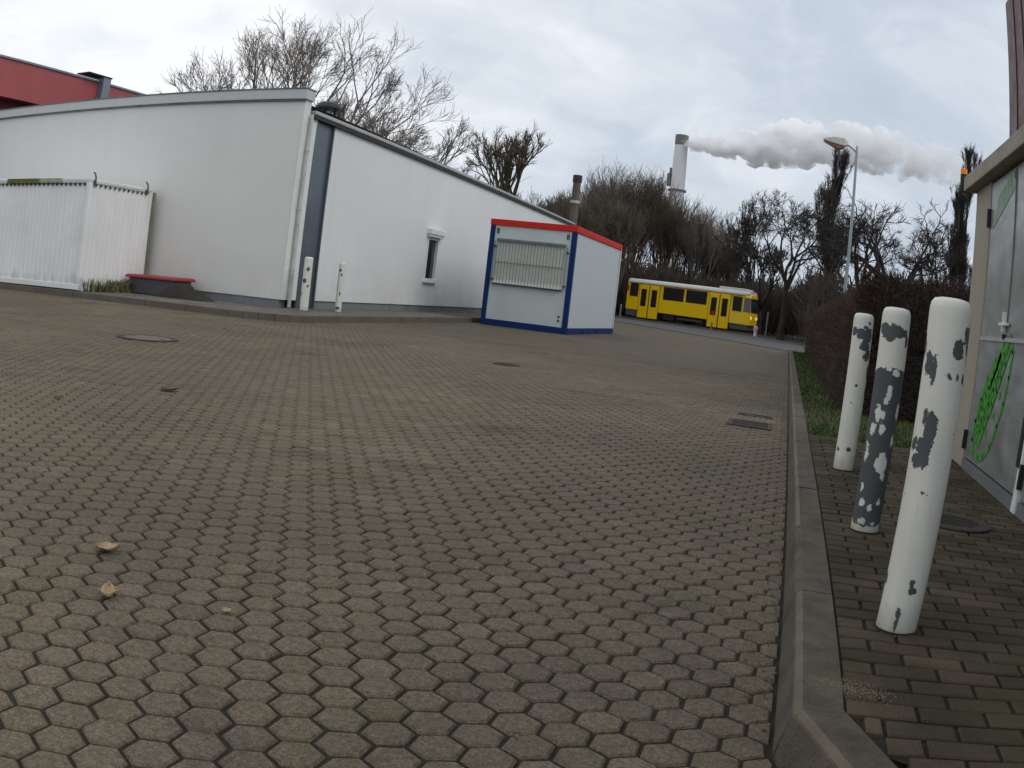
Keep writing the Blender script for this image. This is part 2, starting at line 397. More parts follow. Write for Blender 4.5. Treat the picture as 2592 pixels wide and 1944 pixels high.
L.add([(-24,-30,-.009),(6,-30,-.009),(6,15,-.009),(-24,15,-.009)], [(0,1,2,3)])
L.cur = 2
L.add([(-24,15,0),(.122,15,0),(.122,34,0),(-9.6,48,0),(-24,48,0)], [(0,1,2,3,4)])
L.add([(-24,-30,-.002),(-17,-30,-.002),(-17,15,-.002),(-24,15,-.002)], [(0,1,2,3)])
L.add([(-17,-30,-.002),(1.5,-30,-.002),(1.5,.2,-.002),(-17,.2,-.002)], [(0,1,2,3)])
struct(L, 'paved_lot', [M_hex, M_joint, M_hexfar])
Rd = MB(); Rd.add([(-60,70,-.03),(-9.6,48.12,-.03),(.3,33.9,-.03),(60,20,-.03),(60,42,-.03),(5,60,-.03),(-60,79,-.03)], [(0,1,2,3,4,5,6)]); struct(Rd, 'road', M_asph)
K2 = MB()
a, b = Vector((-24, 48.1, 0)), Vector((-9.6, 48.1, 0))
for p, q_ in ((a, b), (b, Vector((.2, 34.0, 0)))):
    dd = (q_-p).normalized(); nn = Vector((-dd.y, dd.x, 0))*.13
    K2.add([p, q_, q_+nn, p+nn, p+Vector((0,0,.03)), q_+Vector((0,0,.03)), q_+nn+Vector((0,0,.03)), p+nn+Vector((0,0,.03))], [(4,5,6,7),(0,1,5,4),(2,3,7,6)])
struct(K2, 'lot_edge_strip', M_concworn)
# raised track bed and its kerb
TA = Vector((-12.75, 69.8, 0)); TD = Vector((9.6, -2.8, 0)).normalized(); TN = Vector((-TD.y, TD.x, 0))
def tp(u, v, z): return tuple(TA + TD*u + TN*v + Vector((0, 0, z)))
B = MB(); B.add([tp(-60,-5,.0),tp(60,-5,.0),tp(60,5,.0),tp(-60,5,.0)], [(0,1,2,3)]); struct(B, 'track_bed', M_earth)
B = MB(); B.rings([[tp(u,-5.1,-.04),tp(u,-4.8,-.04),tp(u,-4.8,.08),tp(u,-5.1,.08)] for u in (-60, 60)]); struct(B, 'road_kerb', M_concworn)
B = MB()
for v in (.35, 1.8, 4.0): B.rings([[tp(u,v,.0),tp(u,v+.07,.0),tp(u,v+.07,.06),tp(u,v,.06)] for u in (-60, 60)])
struct(B, 'rails', M_rust)

# right kerb: stones laid end to end, the near ones turning to the right
def kerb_stones(path, prof, joint=.010):
    mb = MB()
    for p, q_ in zip(path[:-1], path[1:]):
        p, q_ = Vector((*p, 0)), Vector((*q_, 0)); dd = (q_-p).normalized(); nn = Vector((dd.y, -dd.x, 0))
        jj = rnd.uniform(-.002, .002)
        rg = [[tuple(c+nn*a+Vector((0, 0, z+(jj if z > 0 else 0)))) for a, z in prof] for c in (p+dd*joint/2, q_-dd*joint/2)]
        mb.rings(rg)
    return mb
prof = [(0,-.03),(.022,.104),(.034,.117),(.046,.12),(.137,.12),(.137,-.03)]
pts = [(.128, 1.80)]
y = 1.80; rp = [(.128+.0, 1.80)]
for k in range(40):
    y += .92; rp.append((.128, y))
near = [(.128, 1.80)]; x, yy, an = .128, 1.80, math.radians(22)
for k in range(4):
    x += .62*math.sin(an); yy -= .62*math.cos(an); near.insert(0, (x, yy)); an += math.radians(24)
kr = kerb_stones(near+rp[1:36], [(a, z) for a, z in prof])
# rounded worn arris in lighter concrete
kr.cur = 1
struct(kr, 'right_kerb', [M_conc, M_concworn])
W_ = kerb_stones(near+rp[1:36], [(.0255,.109),(.034,.1185),(.043,.1205),(.043,.112),(.034,.108)])
struct(W_, 'kerb_edge', M_concworn)
# brick pavement on the right
Pm = MB(); ids = []
bw, bh = .176, .088
for r_ in range(0, 92):
    yb = .05+r_*bh; off = (r_ % 2)*bw/2
    for c_ in range(-1, 15):
        xa = .268+c_*bw+off; xb = xa+bw
        xa = max(xa, .268 + (.0 if yb > 1.74 else (1.74-yb)*.5 + .03)); 
        if xb-xa < .02 or xb > 3.2: continue
        if yb > 6.95 and xa > .0: continue
        dz = .12+rnd.uniform(-.003, .0015); ga = .0055; tl = rnd.uniform(-.004, .004)
        x0, x1, y0, y1 = xa+ga, xb-ga, yb+ga, yb+bh-ga; e = .004
        Pm.add([(x0,y0,.08),(x1,y0,.08),(x1,y1,.08),(x0,y1,.08),(x0,y0,dz-e),(x1,y0,dz-e),(x1,y1,dz-e),(x0,y1,dz-e),
                (x0+e,y0+e,dz+tl*.3),(x1-e,y0+e,dz-tl*.3),(x1-e,y1-e,dz-tl*.3),(x0+e,y1-e,dz+tl*.3)],
               [(8,9,10,11),(4,5,9,8),(5,6,10,9),(6,7,11,10),(7,4,8,11),(0,1,5,4),(1,2,6,5),(2,3,7,6),(3,0,4,7)])
        ids += [(r_*.37, c_*.73, 1.1)]*9
Pm.cur = 1; Pm.add([(.262,1.7,.107),(3.2,-.2,.107),(3.2,7.0,.107),(.262,7.0,.107)], [(0,1,2,3)]); ids.append((0,0,0))
po = struct(Pm, 'right_pavement', [M_brick, M_joint])
at_ = po.data.attributes.new('bid', 'FLOAT_VECTOR', 'FACE'); at_.data.foreach_set('vector', [c for v in ids for c in v])
# grass verge
G = MB(); G.add([(.262,7.0,.10),(4.2,7.0,.10),(4.2,33,.10),(.262,33,.10)], [(0,1,2,3)]); struct(G, 'verge', M_earth)
def grassmat():
    m, N = custom('grass_blades'); P = N.pos()
    c = N.ramp(N.noise(P, 30, 3), [(.3, (.022, .045, .005)), (.5, (.042, .085, .008)), (.7, (.08, .10, .016))])
    c = N.mix(N.mapr(N.noise(P, 1.6, 3), .45, .65, 0, .6), c, (.085, .075, .02))
    finish(N, Base_Color=c, Roughness=.7, Specular_IOR_Level=.2); return m
M_grass = grassmat()
def grass(name, n, area, h0, h1, label=None, seed=1, mt=None):
    r = random.Random(seed); g = MB()
    for _ in range(n):
        x, y, z = area(r); a = r.uniform(0, 6.28); h = r.uniform(h0, h1); wd = h*.09+.0015*max(1, y/8); lx, ly = r.uniform(-.6, .6)*h, r.uniform(-.6, .6)*h
        cx_, cy_ = math.cos(a)*wd, math.sin(a)*wd
        g.add([(x-cx_,y-cy_,z),(x+cx_,y+cy_,z),(x+lx*.5+cx_*.7,y+ly*.5+cy_*.7,z+h*.6),(x+lx*.5-cx_*.7,y+ly*.5-cy_*.7,z+h*.6),(x+lx,y+ly,z+h)], [(0,1,2,3),(3,2,4)])
    return tag(g.build(name, mt or M_grass), label, 'grass', kind='stuff')
def va(r):
    y = 6.95+ (r.random()**1.6)*24; return (r.uniform(.272, 2.3), y, .098)
grass('grass', 26000, va, .015, .05, 'green grass strip between the kerb and the brown hedge')

# left pavement with rounded kerb
arc = [(-7.95-1.1+1.1*math.cos(t), 14.0+1.1*math.sin(t)) for t in [math.radians(-90+90*k/6) for k in range(7)]]
lp = [(-24+1.0*k, 12.9) for k in range(15)] + arc + [(-7.95, 14.0+.95*k) for k in range(1, 27)]
# direction chosen so the kerb face looks to the lot
kl = kerb_stones(lp[::-1], [(-.0,-.03),(.02,.11),(.03,.12),(.12,.12),(.12,-.03)], .012)
struct(kl, 'left_kerb', M_concL)
inner = [(-24, 13.02), (-9.05, 13.02)] + [(-9.05+.98*math.cos(t), 14.0+.98*math.sin(t)) for t in [math.radians(-75+90*k/6) for k in range(6)]] + [(-8.07, 38.6), (-24, 38.6)]
Lp = MB(); Lp.add([(x, y, .116) for x, y in inner], [tuple(range(len(inner)))]); struct(Lp, 'left_pavement', M_brickfar)

# ------------------------------------------------------------------ white hall on the left
H = thing('white_hall', 'long low white clad hall with grey fascia and narrow window', 'building', (-9.6, 15.5, .12))
def hb(mb, name, mats, par=H, **k):
    o = mb.build(name, mats, None, **k); p = par
    o.parent = p
    if p.parent is None: o.matrix_parent_inverse = Matrix.Translation(-p.location)   # parts are modelled in world coordinates
    return o
hb(MB().box(-34,-9.6,15.5,15.75,.28,4.33), 'front_wall', M_wallF)
sw = MB()   # side wall with the window opening left free
sw.box(-9.85,-9.6,16.85,22.6,.28,4.02).box(-9.85,-9.6,23.38,38,.28,4.02).box(-9.85,-9.6,22.6,23.38,.28,.96).box(-9.85,-9.6,22.6,23.38,2.13,4.02)
hb(sw, 'side_wall', M_wallE)
hb(MB().box(-34,-9.66,15.52,15.74,.10,.279).box(-9.84,-9.63,16.9,38,.10,.279), 'plinth', M_plinth)
hb(MB().box(-34,-9.55,15.42,15.78,4.33,4.54), 'fascia', M_fascia, bevel=.01)
hb(MB().box(-34.05,-9.535,15.405,15.8,4.541,4.565).box(-34,-9.56,15.45,15.5,4.295,4.329), 'fascia_trim', M_plinth)
hb(MB().add([(-34,15.75,4.3),(-9.72,15.75,4.3),(-9.72,38.1,4.12),(-34,38.1,4.12)], [(0,1,2,3)]), 'roof', M_zinc)
hb(MB().box(-9.72,-9.5,15.83,38.15,4.075,4.16), 'gutter', M_gutter, bevel=.02)
hb(MB().box(-9.72,-9.52,15.83,38.13,4.0,4.074), 'eave', M_dark)
hb(MB().box(-9.84,-9.603,15.751,16.05,.28,4.0).box(-9.60,-9.585,15.49,16.05,.28,4.0), 'corner_strip', M_white)
cpil = MB().box(-9.86,-9.64,16.06,16.84,.12,4.0)
cpil.box(-9.66,-9.585,16.06,16.10,.12,4.0).box(-9.66,-9.585,16.80,16.84,.12,4.0)
hb(cpil, 'steel_pillar', M_steel)
dp = MB(); dp.tube([(-9.52,15.70,.14),(-9.52,15.70,4.05)], .04, 12)
for z in (.9, 2.1, 3.3): dp.lathe([(.05,z-.02),(.05,z+.02)], (-9.52,15.70,0), 12)
hb(dp, 'downpipe', M_pipe)
win = hb(MB().box(-9.70,-9.58,22.6,22.66,.96,2.13).box(-9.70,-9.58,23.32,23.38,.96,2.13).box(-9.70,-9.58,22.66,23.32,.96,1.02).box(-9.70,-9.58,22.66,23.32,2.07,2.13), 'window', M_white)
hb(MB().box(-9.68,-9.66,22.66,23.32,1.02,2.07), 'pane', M_glassd, win)
hb(MB().box(-9.62,-9.52,22.55,23.43,.90,.958), 'sill', M_white, win)
hb(MB().box(-9.70,-9.44,22.5,23.48,2.20,2.36).box(-9.66,-9.47,22.53,23.45,2.135,2.199), 'shutter_box', M_white, win, bevel=.02)
# dark cowl and small white vent on the roof
cow = MB().lathe([(.30,4.62),(.30,4.66),(.24,4.74),(.12,4.79),(.0,4.80)], (-10.45,17.9,0), 20, capt=False)
hb(cow, 'vent_cowl', M_dark)
cl_ = MB()
for a in range(5): cl_.tube([(-10.45+.2*math.cos(a*1.256),17.9+.2*math.sin(a*1.256),4.2),(-10.45+.2*math.cos(a*1.256),17.9+.2*math.sin(a*1.256),4.63)], .025, 6)
cl_.lathe([(.15,4.2),(.15,4.5)], (-10.45,17.9,0), 14)
hb(cl_, 'vent_stem', M_under)
hb(MB().lathe([(.09,4.1),(.09,4.55),(.13,4.56),(.13,4.72),(.08,4.76)], (-9.95,33.2,0), 14), 'vent_pipe', M_white)

# red hall far left
RH = thing('red_hall', 'tall red clad hall rising behind the white hall roof', 'building', (-40, 36, 0))
hb(MB().box(-60,-40,10,62,9.15,11.3), 'upper_cladding', M_redclad, RH)
hb(MB().box(-60,-40.9,10.1,61.9,0,9.149), 'lower_wall', M_darkred, RH)
hb(MB().box(-60.1,-39.9,9.9,62.1,11.3,11.42), 'roof_edge', M_zinc, RH)
hb(MB().box(-39.98,-39.5,39.4,40.1,9.4,11.62), 'air_duct', M_zinc, RH)
hb(MB().box(-40.6,-39.45,37.9,40.15,11.621,11.69), 'duct_cap', M_under, RH)

# ------------------------------------------------------------------ white storage container
CT = thing('storage_container', 'white corrugated storage container beside the hall wall', 'container', (-13.03, 13.1, 0), math.radians(3))
def corr(x0, x1, z0, z1, per=.14, dep=.007):
    vs = []; x = x0
    while x < x1:
        for t, dpp in ((0, 0), (.42, 0), (.5, dep), (.92, dep)):
            if x+t*per <= x1: vs.append((x+t*per, dpp))
        x += per
    vs.append((x1, 0)); n = len(vs)
    return [(a, b) for a, b in vs], n
pl, n = corr(-6.0, -.09, .3, 2.28)
mb = MB(); mb.add([(a, .02+b, .25) for a, b in pl]+[(a, .02+b, 2.29) for a, b in pl], [(i, i+1, n+i+1, n+i) for i in range(n-1)]); mb.build('front_wall', M_cont, CT)
pl, n = corr(.09, 2.1, 0, 0, .16)
mb = MB(); mb.add([(-.02-b, a, .2) for a, b in pl]+[(-.02-b, a, 2.30) for a, b in pl], [(i, i+1, n+i+1, n+i) for i in range(n-1)]); mb.build('end_wall', M_cont, CT)
MB().box(-6.1,0,0,2.2,2.30,2.33).build('roof', M_cont, CT)
MB().box(-6.1,0,.0,.10,2.28,2.385).box(-.10,.0,.101,2.2,2.285,2.37).build('top_rail', M_cont, CT, bevel=.01)
MB().box(-6.1,-.005,-.012,.09,.14,.25).box(-.10,-.01,.091,2.19,.12,.2).build('bottom_rail', M_white, CT, bevel=.01)
mb = MB(); x = .2
while x < 2.05: mb.cbox((.0015,x,2.245),(.006,.055,.05)); x += .16
mb.box(-.001,.003,.18,2.06,2.262,2.268); mb.build('end_rib_ends', M_under, CT)
mb = MB(); x = -5.9
while x < -.15: mb.cbox((x,-.002,2.25),(.06,.006,.05)); x += .14
mb.box(-5.95,-.15,-.0035,.0,2.262,2.268); mb.build('front_rib_ends', M_under, CT)
for (px0, py0) in ((-.10, .0), (-.10, 2.1)):
    MB().box(px0-.005, px0+.103, py0-.005, py0+.105, .13, 2.3).build('corner_post', M_cont, CT, bevel=.012)
MB().box(-.01,.045,2.205,2.27,.1,2.3).build('back_post', mat('mossy_post', (.16,.19,.13), .8, var=.4), CT)
mb = MB().box(-2.65,-1.55,-.03,-.013,2.275,2.375); mb.cur = 1; mb.box(-1.549,-.85,-.03,-.013,2.285,2.375); mb.build('mossy_board', [M_moss, mat('faded_board', (.33,.34,.24), .8, var=.2)], CT)
for (hx, hy) in ((.02, .12), (.02, 1.95)):
    mb = MB(); mb.tube([(hx,hy,2.26),(hx+.02,hy,2.38),(hx+.0,hy-.02,2.47),(hx-.03,hy-.05,2.50)], .018, 6); mb.cbox((hx,hy,2.28),(.03,.07,.09)); mb.build('lifting_lug', M_greenk, CT)
for bx_ in (-5.4,-3.,-.4): MB().cbox((bx_,.3,.06),(.3,.3,.12)).build('support_block', M_plinth, CT)
MB().cbox((-2.9,-.0,1.15),(.05,.03,.22)).build('latch', M_greenk, CT)
def wa(r):
    t = r.random()**.6; return (-12.95-.1+r.uniform(-.12,.18), 13.2+t*2.1, .115)
grass('weeds', 800, wa, .03, .30, 'straggly weeds along the foot of the white container end', 5, mat('weed_stalks', (.13,.125,.055), .9, var=.5, scale=9))

# grit bin and pile
GB = thing('grit_bin', 'low grey bin with a red lid against the hall wall', 'bin', (-12.36, 14.95, .12))
mb = MB(); b0, b1 = (.56,.28), (.62,.34)
mb.rings([[(-a,-b,z),(a,-b,z),(a,b,z),(-a,b,z)] for (a,b),z in ((b0,0),(b1,.33))]); mb.build('body', M_bingrey, GB, bevel=.02)
mb = MB(); mb.rings([[(-a,-b,z),(a,-b,z),(a,b,z),(-a,b,z)] for a,b,z in ((.68,.40,.33),(.68,.40,.37),(.65,.36,.40))]); mb.build('lid', M_binred, GB, bevel=.012)
mb = MB(); nx = 26
from mathutils import noise as mn
pts_ = []
for j in range(14):
    for i in range(nx):
        u, v = i/(nx-1), j/13; X = -12.0+1.35*u; Y = 14.4+.6*v
        prof_ = max(0, 1-abs(u-.42)/.5)**.8*.30 + .06*math.exp(-((u-.15)/.12)**2)
        z = .112 + prof_*max(0, math.sin(math.pi*v))**.6*(1+.4*mn.noise((X*7, Y*7, 0)))
        pts_.append((X, Y, z))
mb.add(pts_, [(j*nx+i, j*nx+i+1, (j+1)*nx+i+1, (j+1)*nx+i) for j in range(13) for i in range(nx-1)])
tag(mb.build('grit_pile', M_pile, smooth=True), 'low dark heap of grit beside the red lidded bin', 'heap')

# ------------------------------------------------------------------ bollards
def bollard(label, x, y, mt, R=.0615, h=.93, z=.12, lean=(0, 0), group=None):
    mb = MB(); mb.lathe([(R,0),(R,.25),(R,.5),(R,.75),(R,h-.045),(R*.985,h-.028),(R*.93,h-.014),(R*.8,h-.004),(R*.5,h),(0.001,h+.001)], n=56)
    o = mb.build('bollard', mt, smooth=True); o.location = (x, y, z-.01); o.rotation_euler = (lean[0], lean[1], 0)
    MB().lathe([(R+.009,.1165-z+.012),(R+.007,.1225-z+.0105)], n=28).build('base_joint', M_joint, o)
    return tag(o, label, 'bollard', group)
Z0 = .11
def bl(lst): return [(a, z-Z0, w, h) for a, z, w, h in lst]
m1 = bollard_mat('paint_near', bl([(-1.6,.905,.012,.035),(-1.0,.862,.016,.030),(-.66,.84,.008,.030),(.53,.909,.018,.028),(1.3,.93,.02,.045),(.95,.95,.018,.02),(1.4,.88,.018,.04),(.16,.83,.010,.013),(.55,.832,.006,.012),(1.1,.828,.010,.012),(-.42,.705,.017,.028),(-.72,.715,.006,.018),(-.45,.668,.018,.026),(-.6,.640,.026,.026),(-.85,.597,.022,.022),(-.5,.60,.014,.018),(-1.25,.645,.014,.02),(-1.6,.26,.016,.014),(.22,.246,.011,.009),(.08,.268,.007,.010),(-.2,.165,.005,.02)]), .0615)
bollard('thick white bollard nearest the camera with one dark chipped patch at mid height', .45, 2.47, m1, group='bollards beside the metal cabinet')
m2 = bollard_mat('paint_mid', bl([(-1.0,.952,.028,.022),(-.45,.93,.034,.028),(.0,.945,.03,.025),(.55,.938,.026,.02),(.95,.91,.014,.022),(0,.47,.30,.325)]), .0615,
                 bl([(.1,.70,.010,.03),(-.1,.66,.012,.012),(-.55,.60,.012,.04),(-.2,.60,.007,.02),(-.8,.54,.012,.03),(-.1,.55,.014,.02),(-1.0,.45,.014,.04),(.25,.41,.026,.045),(.5,.36,.012,.02),(-.9,.30,.008,.02),(-.1,.225,.012,.018),(-.5,.165,.02,.010),(.3,.16,.014,.010),(-.7,.24,.014,.02),(.6,.25,.012,.014),(1.0,.62,.01,.03),(.4,.78,.014,.012),(-.2,.79,.010,.010),(.9,.5,.008,.02)]))
bollard('middle bollard of the cabinet row, mostly stripped to grey below a white top', .45, 3.75, m2, group='bollards beside the metal cabinet')
m3 = bollard_mat('paint_far', bl([(-.9,.93,.024,.025),(-.2,.92,.03,.03),(.6,.915,.034,.045),(.35,.85,.034,.03),(.75,.80,.028,.03),(.02,.622,.008,.008),(1.25,.70,.012,.04),(1.3,.60,.01,.03),(-.98,.238,.014,.012),(.16,.244,.014,.012),(.61,.985,.008,.008),(.2,.96,.014,.01)]), .0615)
bollard('white bollard farthest along the cabinet row with grey chips only near its top', .45, 5.40, m3, group='bollards beside the metal cabinet')
m4 = bollard_mat('paint_wall_left', bl([(.6,.93,.03,.04),(-.1,.70,.05,.045),(-.7,.45,.02,.05),(.9,.60,.02,.03)]), .085)
bollard('white bollard in front of the slate grey pillar at the hall corner', -9.05, 15.5, m4, .085, 1.06, group='bollards at the hall corner')
m5 = bollard_mat('paint_wall_right', bl([(.0,.97,.03,.03),(.5,.88,.02,.03),(-.9,.60,.02,.05),(.5,.50,.014,.05),(.2,.20,.05,.03),(-1.1,.35,.014,.25)]), .07)
bollard('thinner white bollard standing clear in front of the white side wall', -8.85, 16.55, m5, .068, 1.02, group='bollards at the hall corner')

# ------------------------------------------------------------------ red, white and blue cabin
KB = thing('site_cabin', 'white cabin with red roof rail and blue corner posts', 'cabin', (-5.42, 22.05, 0), math.radians(-1.2))
wd, dp_, ht = 2.28, 5.5, 2.72
MB().box(-wd+.1,-.1,.03,.06,.16,2.56).build('front_panel', M_panel, KB)
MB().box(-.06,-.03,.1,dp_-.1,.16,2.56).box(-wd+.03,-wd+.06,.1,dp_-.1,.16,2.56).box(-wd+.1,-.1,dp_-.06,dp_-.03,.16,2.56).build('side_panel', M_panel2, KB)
for (a, b) in ((-wd, 0), (-.12, 0), (-.12, dp_-.12), (-wd, dp_-.12)):
    if a == -.12: a = -.13
    MB().box(a, a+.13, b, b+.12, .08, 2.56).build('corner_post', M_blue if b == 0 else M_panel2, KB, bevel=.012)
MB().box(-wd-.01,.01,-.012,.12,2.561,ht).box(-.12,.012,.121,dp_,2.561,ht).box(-wd-.01,-wd+.12,.121,dp_,2.561,ht).build('roof_rail', M_red, KB, bevel=.012)
MB().box(-wd+.12,-.12,.12,dp_,2.60,2.68).build('roof', M_panel2, KB)
fr = MB().box(-wd,0,-.006,.12,.0,.159)
for s0, s1 in ((.121, 1.55), (1.75, 3.2), (3.4, dp_)): fr.box(-.12,.004,s0,s1,.0,.159)
fr.box(-wd-.004,-wd+.12,.121,dp_,.0,.159)
for s0 in (1.551, 3.201): fr.box(-.12,.0035,s0,s0+.198,.06,.158)
fr.build('floor_rail', M_blue, KB, bevel=.01)
for s0 in (1.552, 3.202): MB().box(-.119,-.02,s0,s0+.196,.0,.059).build('forklift_slot', M_blk, KB)
for s0 in (1.62, 3.25): MB().cbox((.006,s0,.115),(.008,.11,.07)).build('slot_mark', M_blk, KB)
sh = MB()
for k in range(24):
    z = 1.15+k*.042; sh.box(-2.02,-.28,.006+.004*(k%2),.03,z,z+.0415)
sh.build('shutter', M_shutter, KB)
MB().box(-2.06,-.24,-.04,.03,2.17,2.23).build('shutter_box', M_plinth, KB, bevel=.006)
MB().box(-2.06,-.24,-.05,.03,1.085,1.15).build('sill', M_white, KB, bevel=.006)
MB().box(-2.08,-.22,-.052,-.02,1.055,1.084).build('sill_edge', M_dark, KB)
gr = MB()
for k in range(22):
    x = -2.03+k*(1.76/21); gr.tube([(x,-.05,1.10),(x,-.05,2.16)], .0085, 6)
for z in (1.12, 1.62, 2.14): gr.tube([(-2.05,-.038,z),(-.25,-.038,z)], .010, 6)
gr.tube([(-2.1,-.03,1.10),(-2.1,-.03,2.16)], .012, 6); gr.tube([(-.2,-.03,1.10),(-.2,-.03,2.16)], .012, 6)
gr.build('window_grille', M_bar, KB)
for (x, z) in ((-2.10,2.02),(-.19,2.02),(-2.10,1.18),(-.19,1.18)): MB().lathe([(.03,-.03),(.03,.03)], (x,0,z), 12, 'y').build('grille_bolt', M_dark, KB)
for x in (-2.07, -.22):
    mb = MB()
    for z, r in ((2.455, .030), (2.395, .036)):
        seg_ = 20
        for k in range(seg_):
            t0, t1 = 2*math.pi*k/seg_, 2*math.pi*(k+1)/seg_; ri, ro = r-.017, r+.011
            mb.extr([(x+ro*math.cos(t0)*.9,.024,z+ro*math.sin(t0)),(x+ro*math.cos(t1)*.9,.024,z+ro*math.sin(t1)),(x+ri*math.cos(t1)*.9,.024,z+ri*math.sin(t1)),(x+ri*math.cos(t0)*.9,.024,z+ri*math.sin(t0))], (0,.007,0))
    mb.build('number_eight', M_blk, KB)
for z in (.32, .42): MB().lathe([(.028,.015),(.028,.035)], (-.24,0,z), 12, 'y').build('fixing', M_dark, KB)

# ------------------------------------------------------------------ metal doored cabinet at the right
CB = thing('utility_cabinet', 'beige utility cabinet with metal doors and green graffiti', 'cabinet', (1.38, 6.8, .12))
X = 1.38
hb(MB().box(X,3.4,6.27,6.8,.12,2.12), 'wall', M_stone, CB, bevel=.012)
hb(MB().box(X+.0,X+.04,.9,6.268,.12,.19), 'base_sill', M_bar, CB)
hb(MB().box(X+.06,3.38,.9,6.26,.14,2.11), 'cabinet_body', M_under, CB)
hb(MB().box(X-.09,3.5,.8,6.92,2.121,2.235), 'roof_slab', M_slab, CB, bevel=.008)
for k, (y0, y1) in enumerate(((4.70, 6.25), (3.05, 4.60), (1.5, 2.96))):
    dr = hb(MB().box(X+.008,X+.05,y0,y1,.20,2.10), 'door', M_door, CB, bevel=.005)
    hb(MB().box(X-.003,X+.007,y0+.02,y1-.02,1.005,1.03), 'door_rib', M_gutter, dr)
    hb(MB().box(X-.001,X+.007,y0+.78,y0+.79,1.06,2.08), 'door_seam', M_plinth, dr)
    hb(MB().cbox((X-.016,y0+.80,1.11),(.024,.20,.018)).cbox((X-.012,y0+.80,1.125),(.028,.018,.12)), 'handle', M_white, dr)
    hb(MB().lathe([(.016,-.02),(.016,.0)], (X+.005,y0+.80,1.035), 12, 'x'), 'lock', M_blk, dr)
    for z in (.32, 1.85): hb(MB().cbox((X-.006,y1+.008,z),(.03,.028,.13)), 'hinge', M_blk, dr)
for y0 in (4.61, 2.97): hb(MB().box(X-.012,X+.055,y0,y0+.08,.125,2.11), 'door_post', M_white, CB)
for s0 in (4.66, 3.2): hb(MB().box(X-.02,X+.0,s0,s0+.06,.36,.62), 'door_stay', M_blk, CB)
gf = MB()
def stroke(pts, w0, off):
    for k in range(len(pts)-1):
        (y0, z0), (y1, z1) = pts[k], pts[k+1]; d_ = Vector((y1-y0, z1-z0)); 
        if d_.length == 0: continue
        n_ = Vector((-d_.y, d_.x)).normalized(); a0 = w0*(.7+.5*random.random()); a1 = w0*(.7+.5*random.random())
        e_ = d_.normalized()*w0*.35
        gf.add([(X-off, y0-e_.x+n_.x*a0, z0-e_.y+n_.y*a0), (X-off, y0-e_.x-n_.x*a0, z0-e_.y-n_.y*a0), (X-off, y1+e_.x-n_.x*a1, z1+e_.y-n_.y*a1), (X-off, y1+e_.x+n_.x*a1, z1+e_.y+n_.y*a1)], [(0,1,2,3)])
def lerp(a, b, n): return [(a[0]+(b[0]-a[0])*k/n+random.uniform(-.006,.006), a[1]+(b[1]-a[1])*k/n+random.uniform(-.004,.004)) for k in range(n+1)]
oo = .0062-.008+.0005
out_ = [(5.95,.27),(5.80,.25),(5.66,.28),(5.52,.36),(5.42,.50),(5.33,.64),(5.28,.80),(5.255,.95),(5.34,1.03)]
lef_ = [(5.34,1.03),(5.50,.98),(5.68,.88),(5.86,.76),(5.98,.62),(6.06,.47),(6.07,.34),(6.0,.27)]
o_ = 0.0015
for pp in (out_, lef_):
    stroke(pp, .026, o_-.008+.002)
for k, (a_, b_) in enumerate([((5.97,.34),(5.40,.97)),((5.90,.33),(5.36,.93)),((6.02,.42),(5.55,.93)),((6.01,.52),(5.66,.86)),((5.84,.36),(5.33,.96)),((5.93,.42),(5.47,.95)),((5.99,.38),(5.60,.80)),((5.80,.60),(5.40,.99))]):
    stroke(lerp(a_, b_, 7), .023, -.005+.0004*k)
for y_, z_ in ((5.46,.68),(5.55,.55),(5.70,.43),(5.84,.33)):
    r_ = .032; gf.add([(X+.0045, y_+r_*math.cos(t*.5236), z_+r_*math.sin(t*.5236)*.8) for t in range(12)], [tuple(range(12))])
gf.add([(X+.0042, y_, z_) for y_, z_ in [(5.35,1.02),(5.42,.90),(5.58,.80),(5.80,.68),(5.90,.66),(5.80,.80),(5.60,.93)]], [tuple(range(7))])
hb(gf, 'graffiti', M_green, CB)
gf = MB()
for k in range(7): stroke(lerp((6.15-.02*k,1.78+.03*k),(5.50+.01*k,1.98+.015*k),6), .013, -.005+.0003*k)
hb(gf, 'faded_graffiti', M_greenl, CB)
hb(MB().lathe([(.028,2.13),(.028,2.27)], (1.30,6.99,0), 16).seg((1.30,6.99,2.16),(1.36,6.92,2.16),.016,.016,8,True), 'beacon_base', M_under, CB)
hb(MB().lathe([(.029,2.27),(.029,2.31),(.022,2.315)], (1.30,6.99,0), 16), 'beacon_lens', M_orange, CB)
# tall maroon panelled building beyond the cabinet
MR = thing('maroon_building', 'dark maroon building rising above the cabinet roof', 'building', (4.0, 13.2, 0))
hb(MB().box(3.87,9,12.0,16,.0,7.6), 'wall', M_maroon, MR)
tr_ = MB()
for k in range(6): tr_.box(3.85,3.868,12.05+.65*k,12.09+.65*k,.1,7.5)
for k in range(6): tr_.box(3.95+.65*k,3.99+.65*k,11.982,11.998,.1,7.5)
hb(tr_, 'panel_joint', M_darkred, MR)

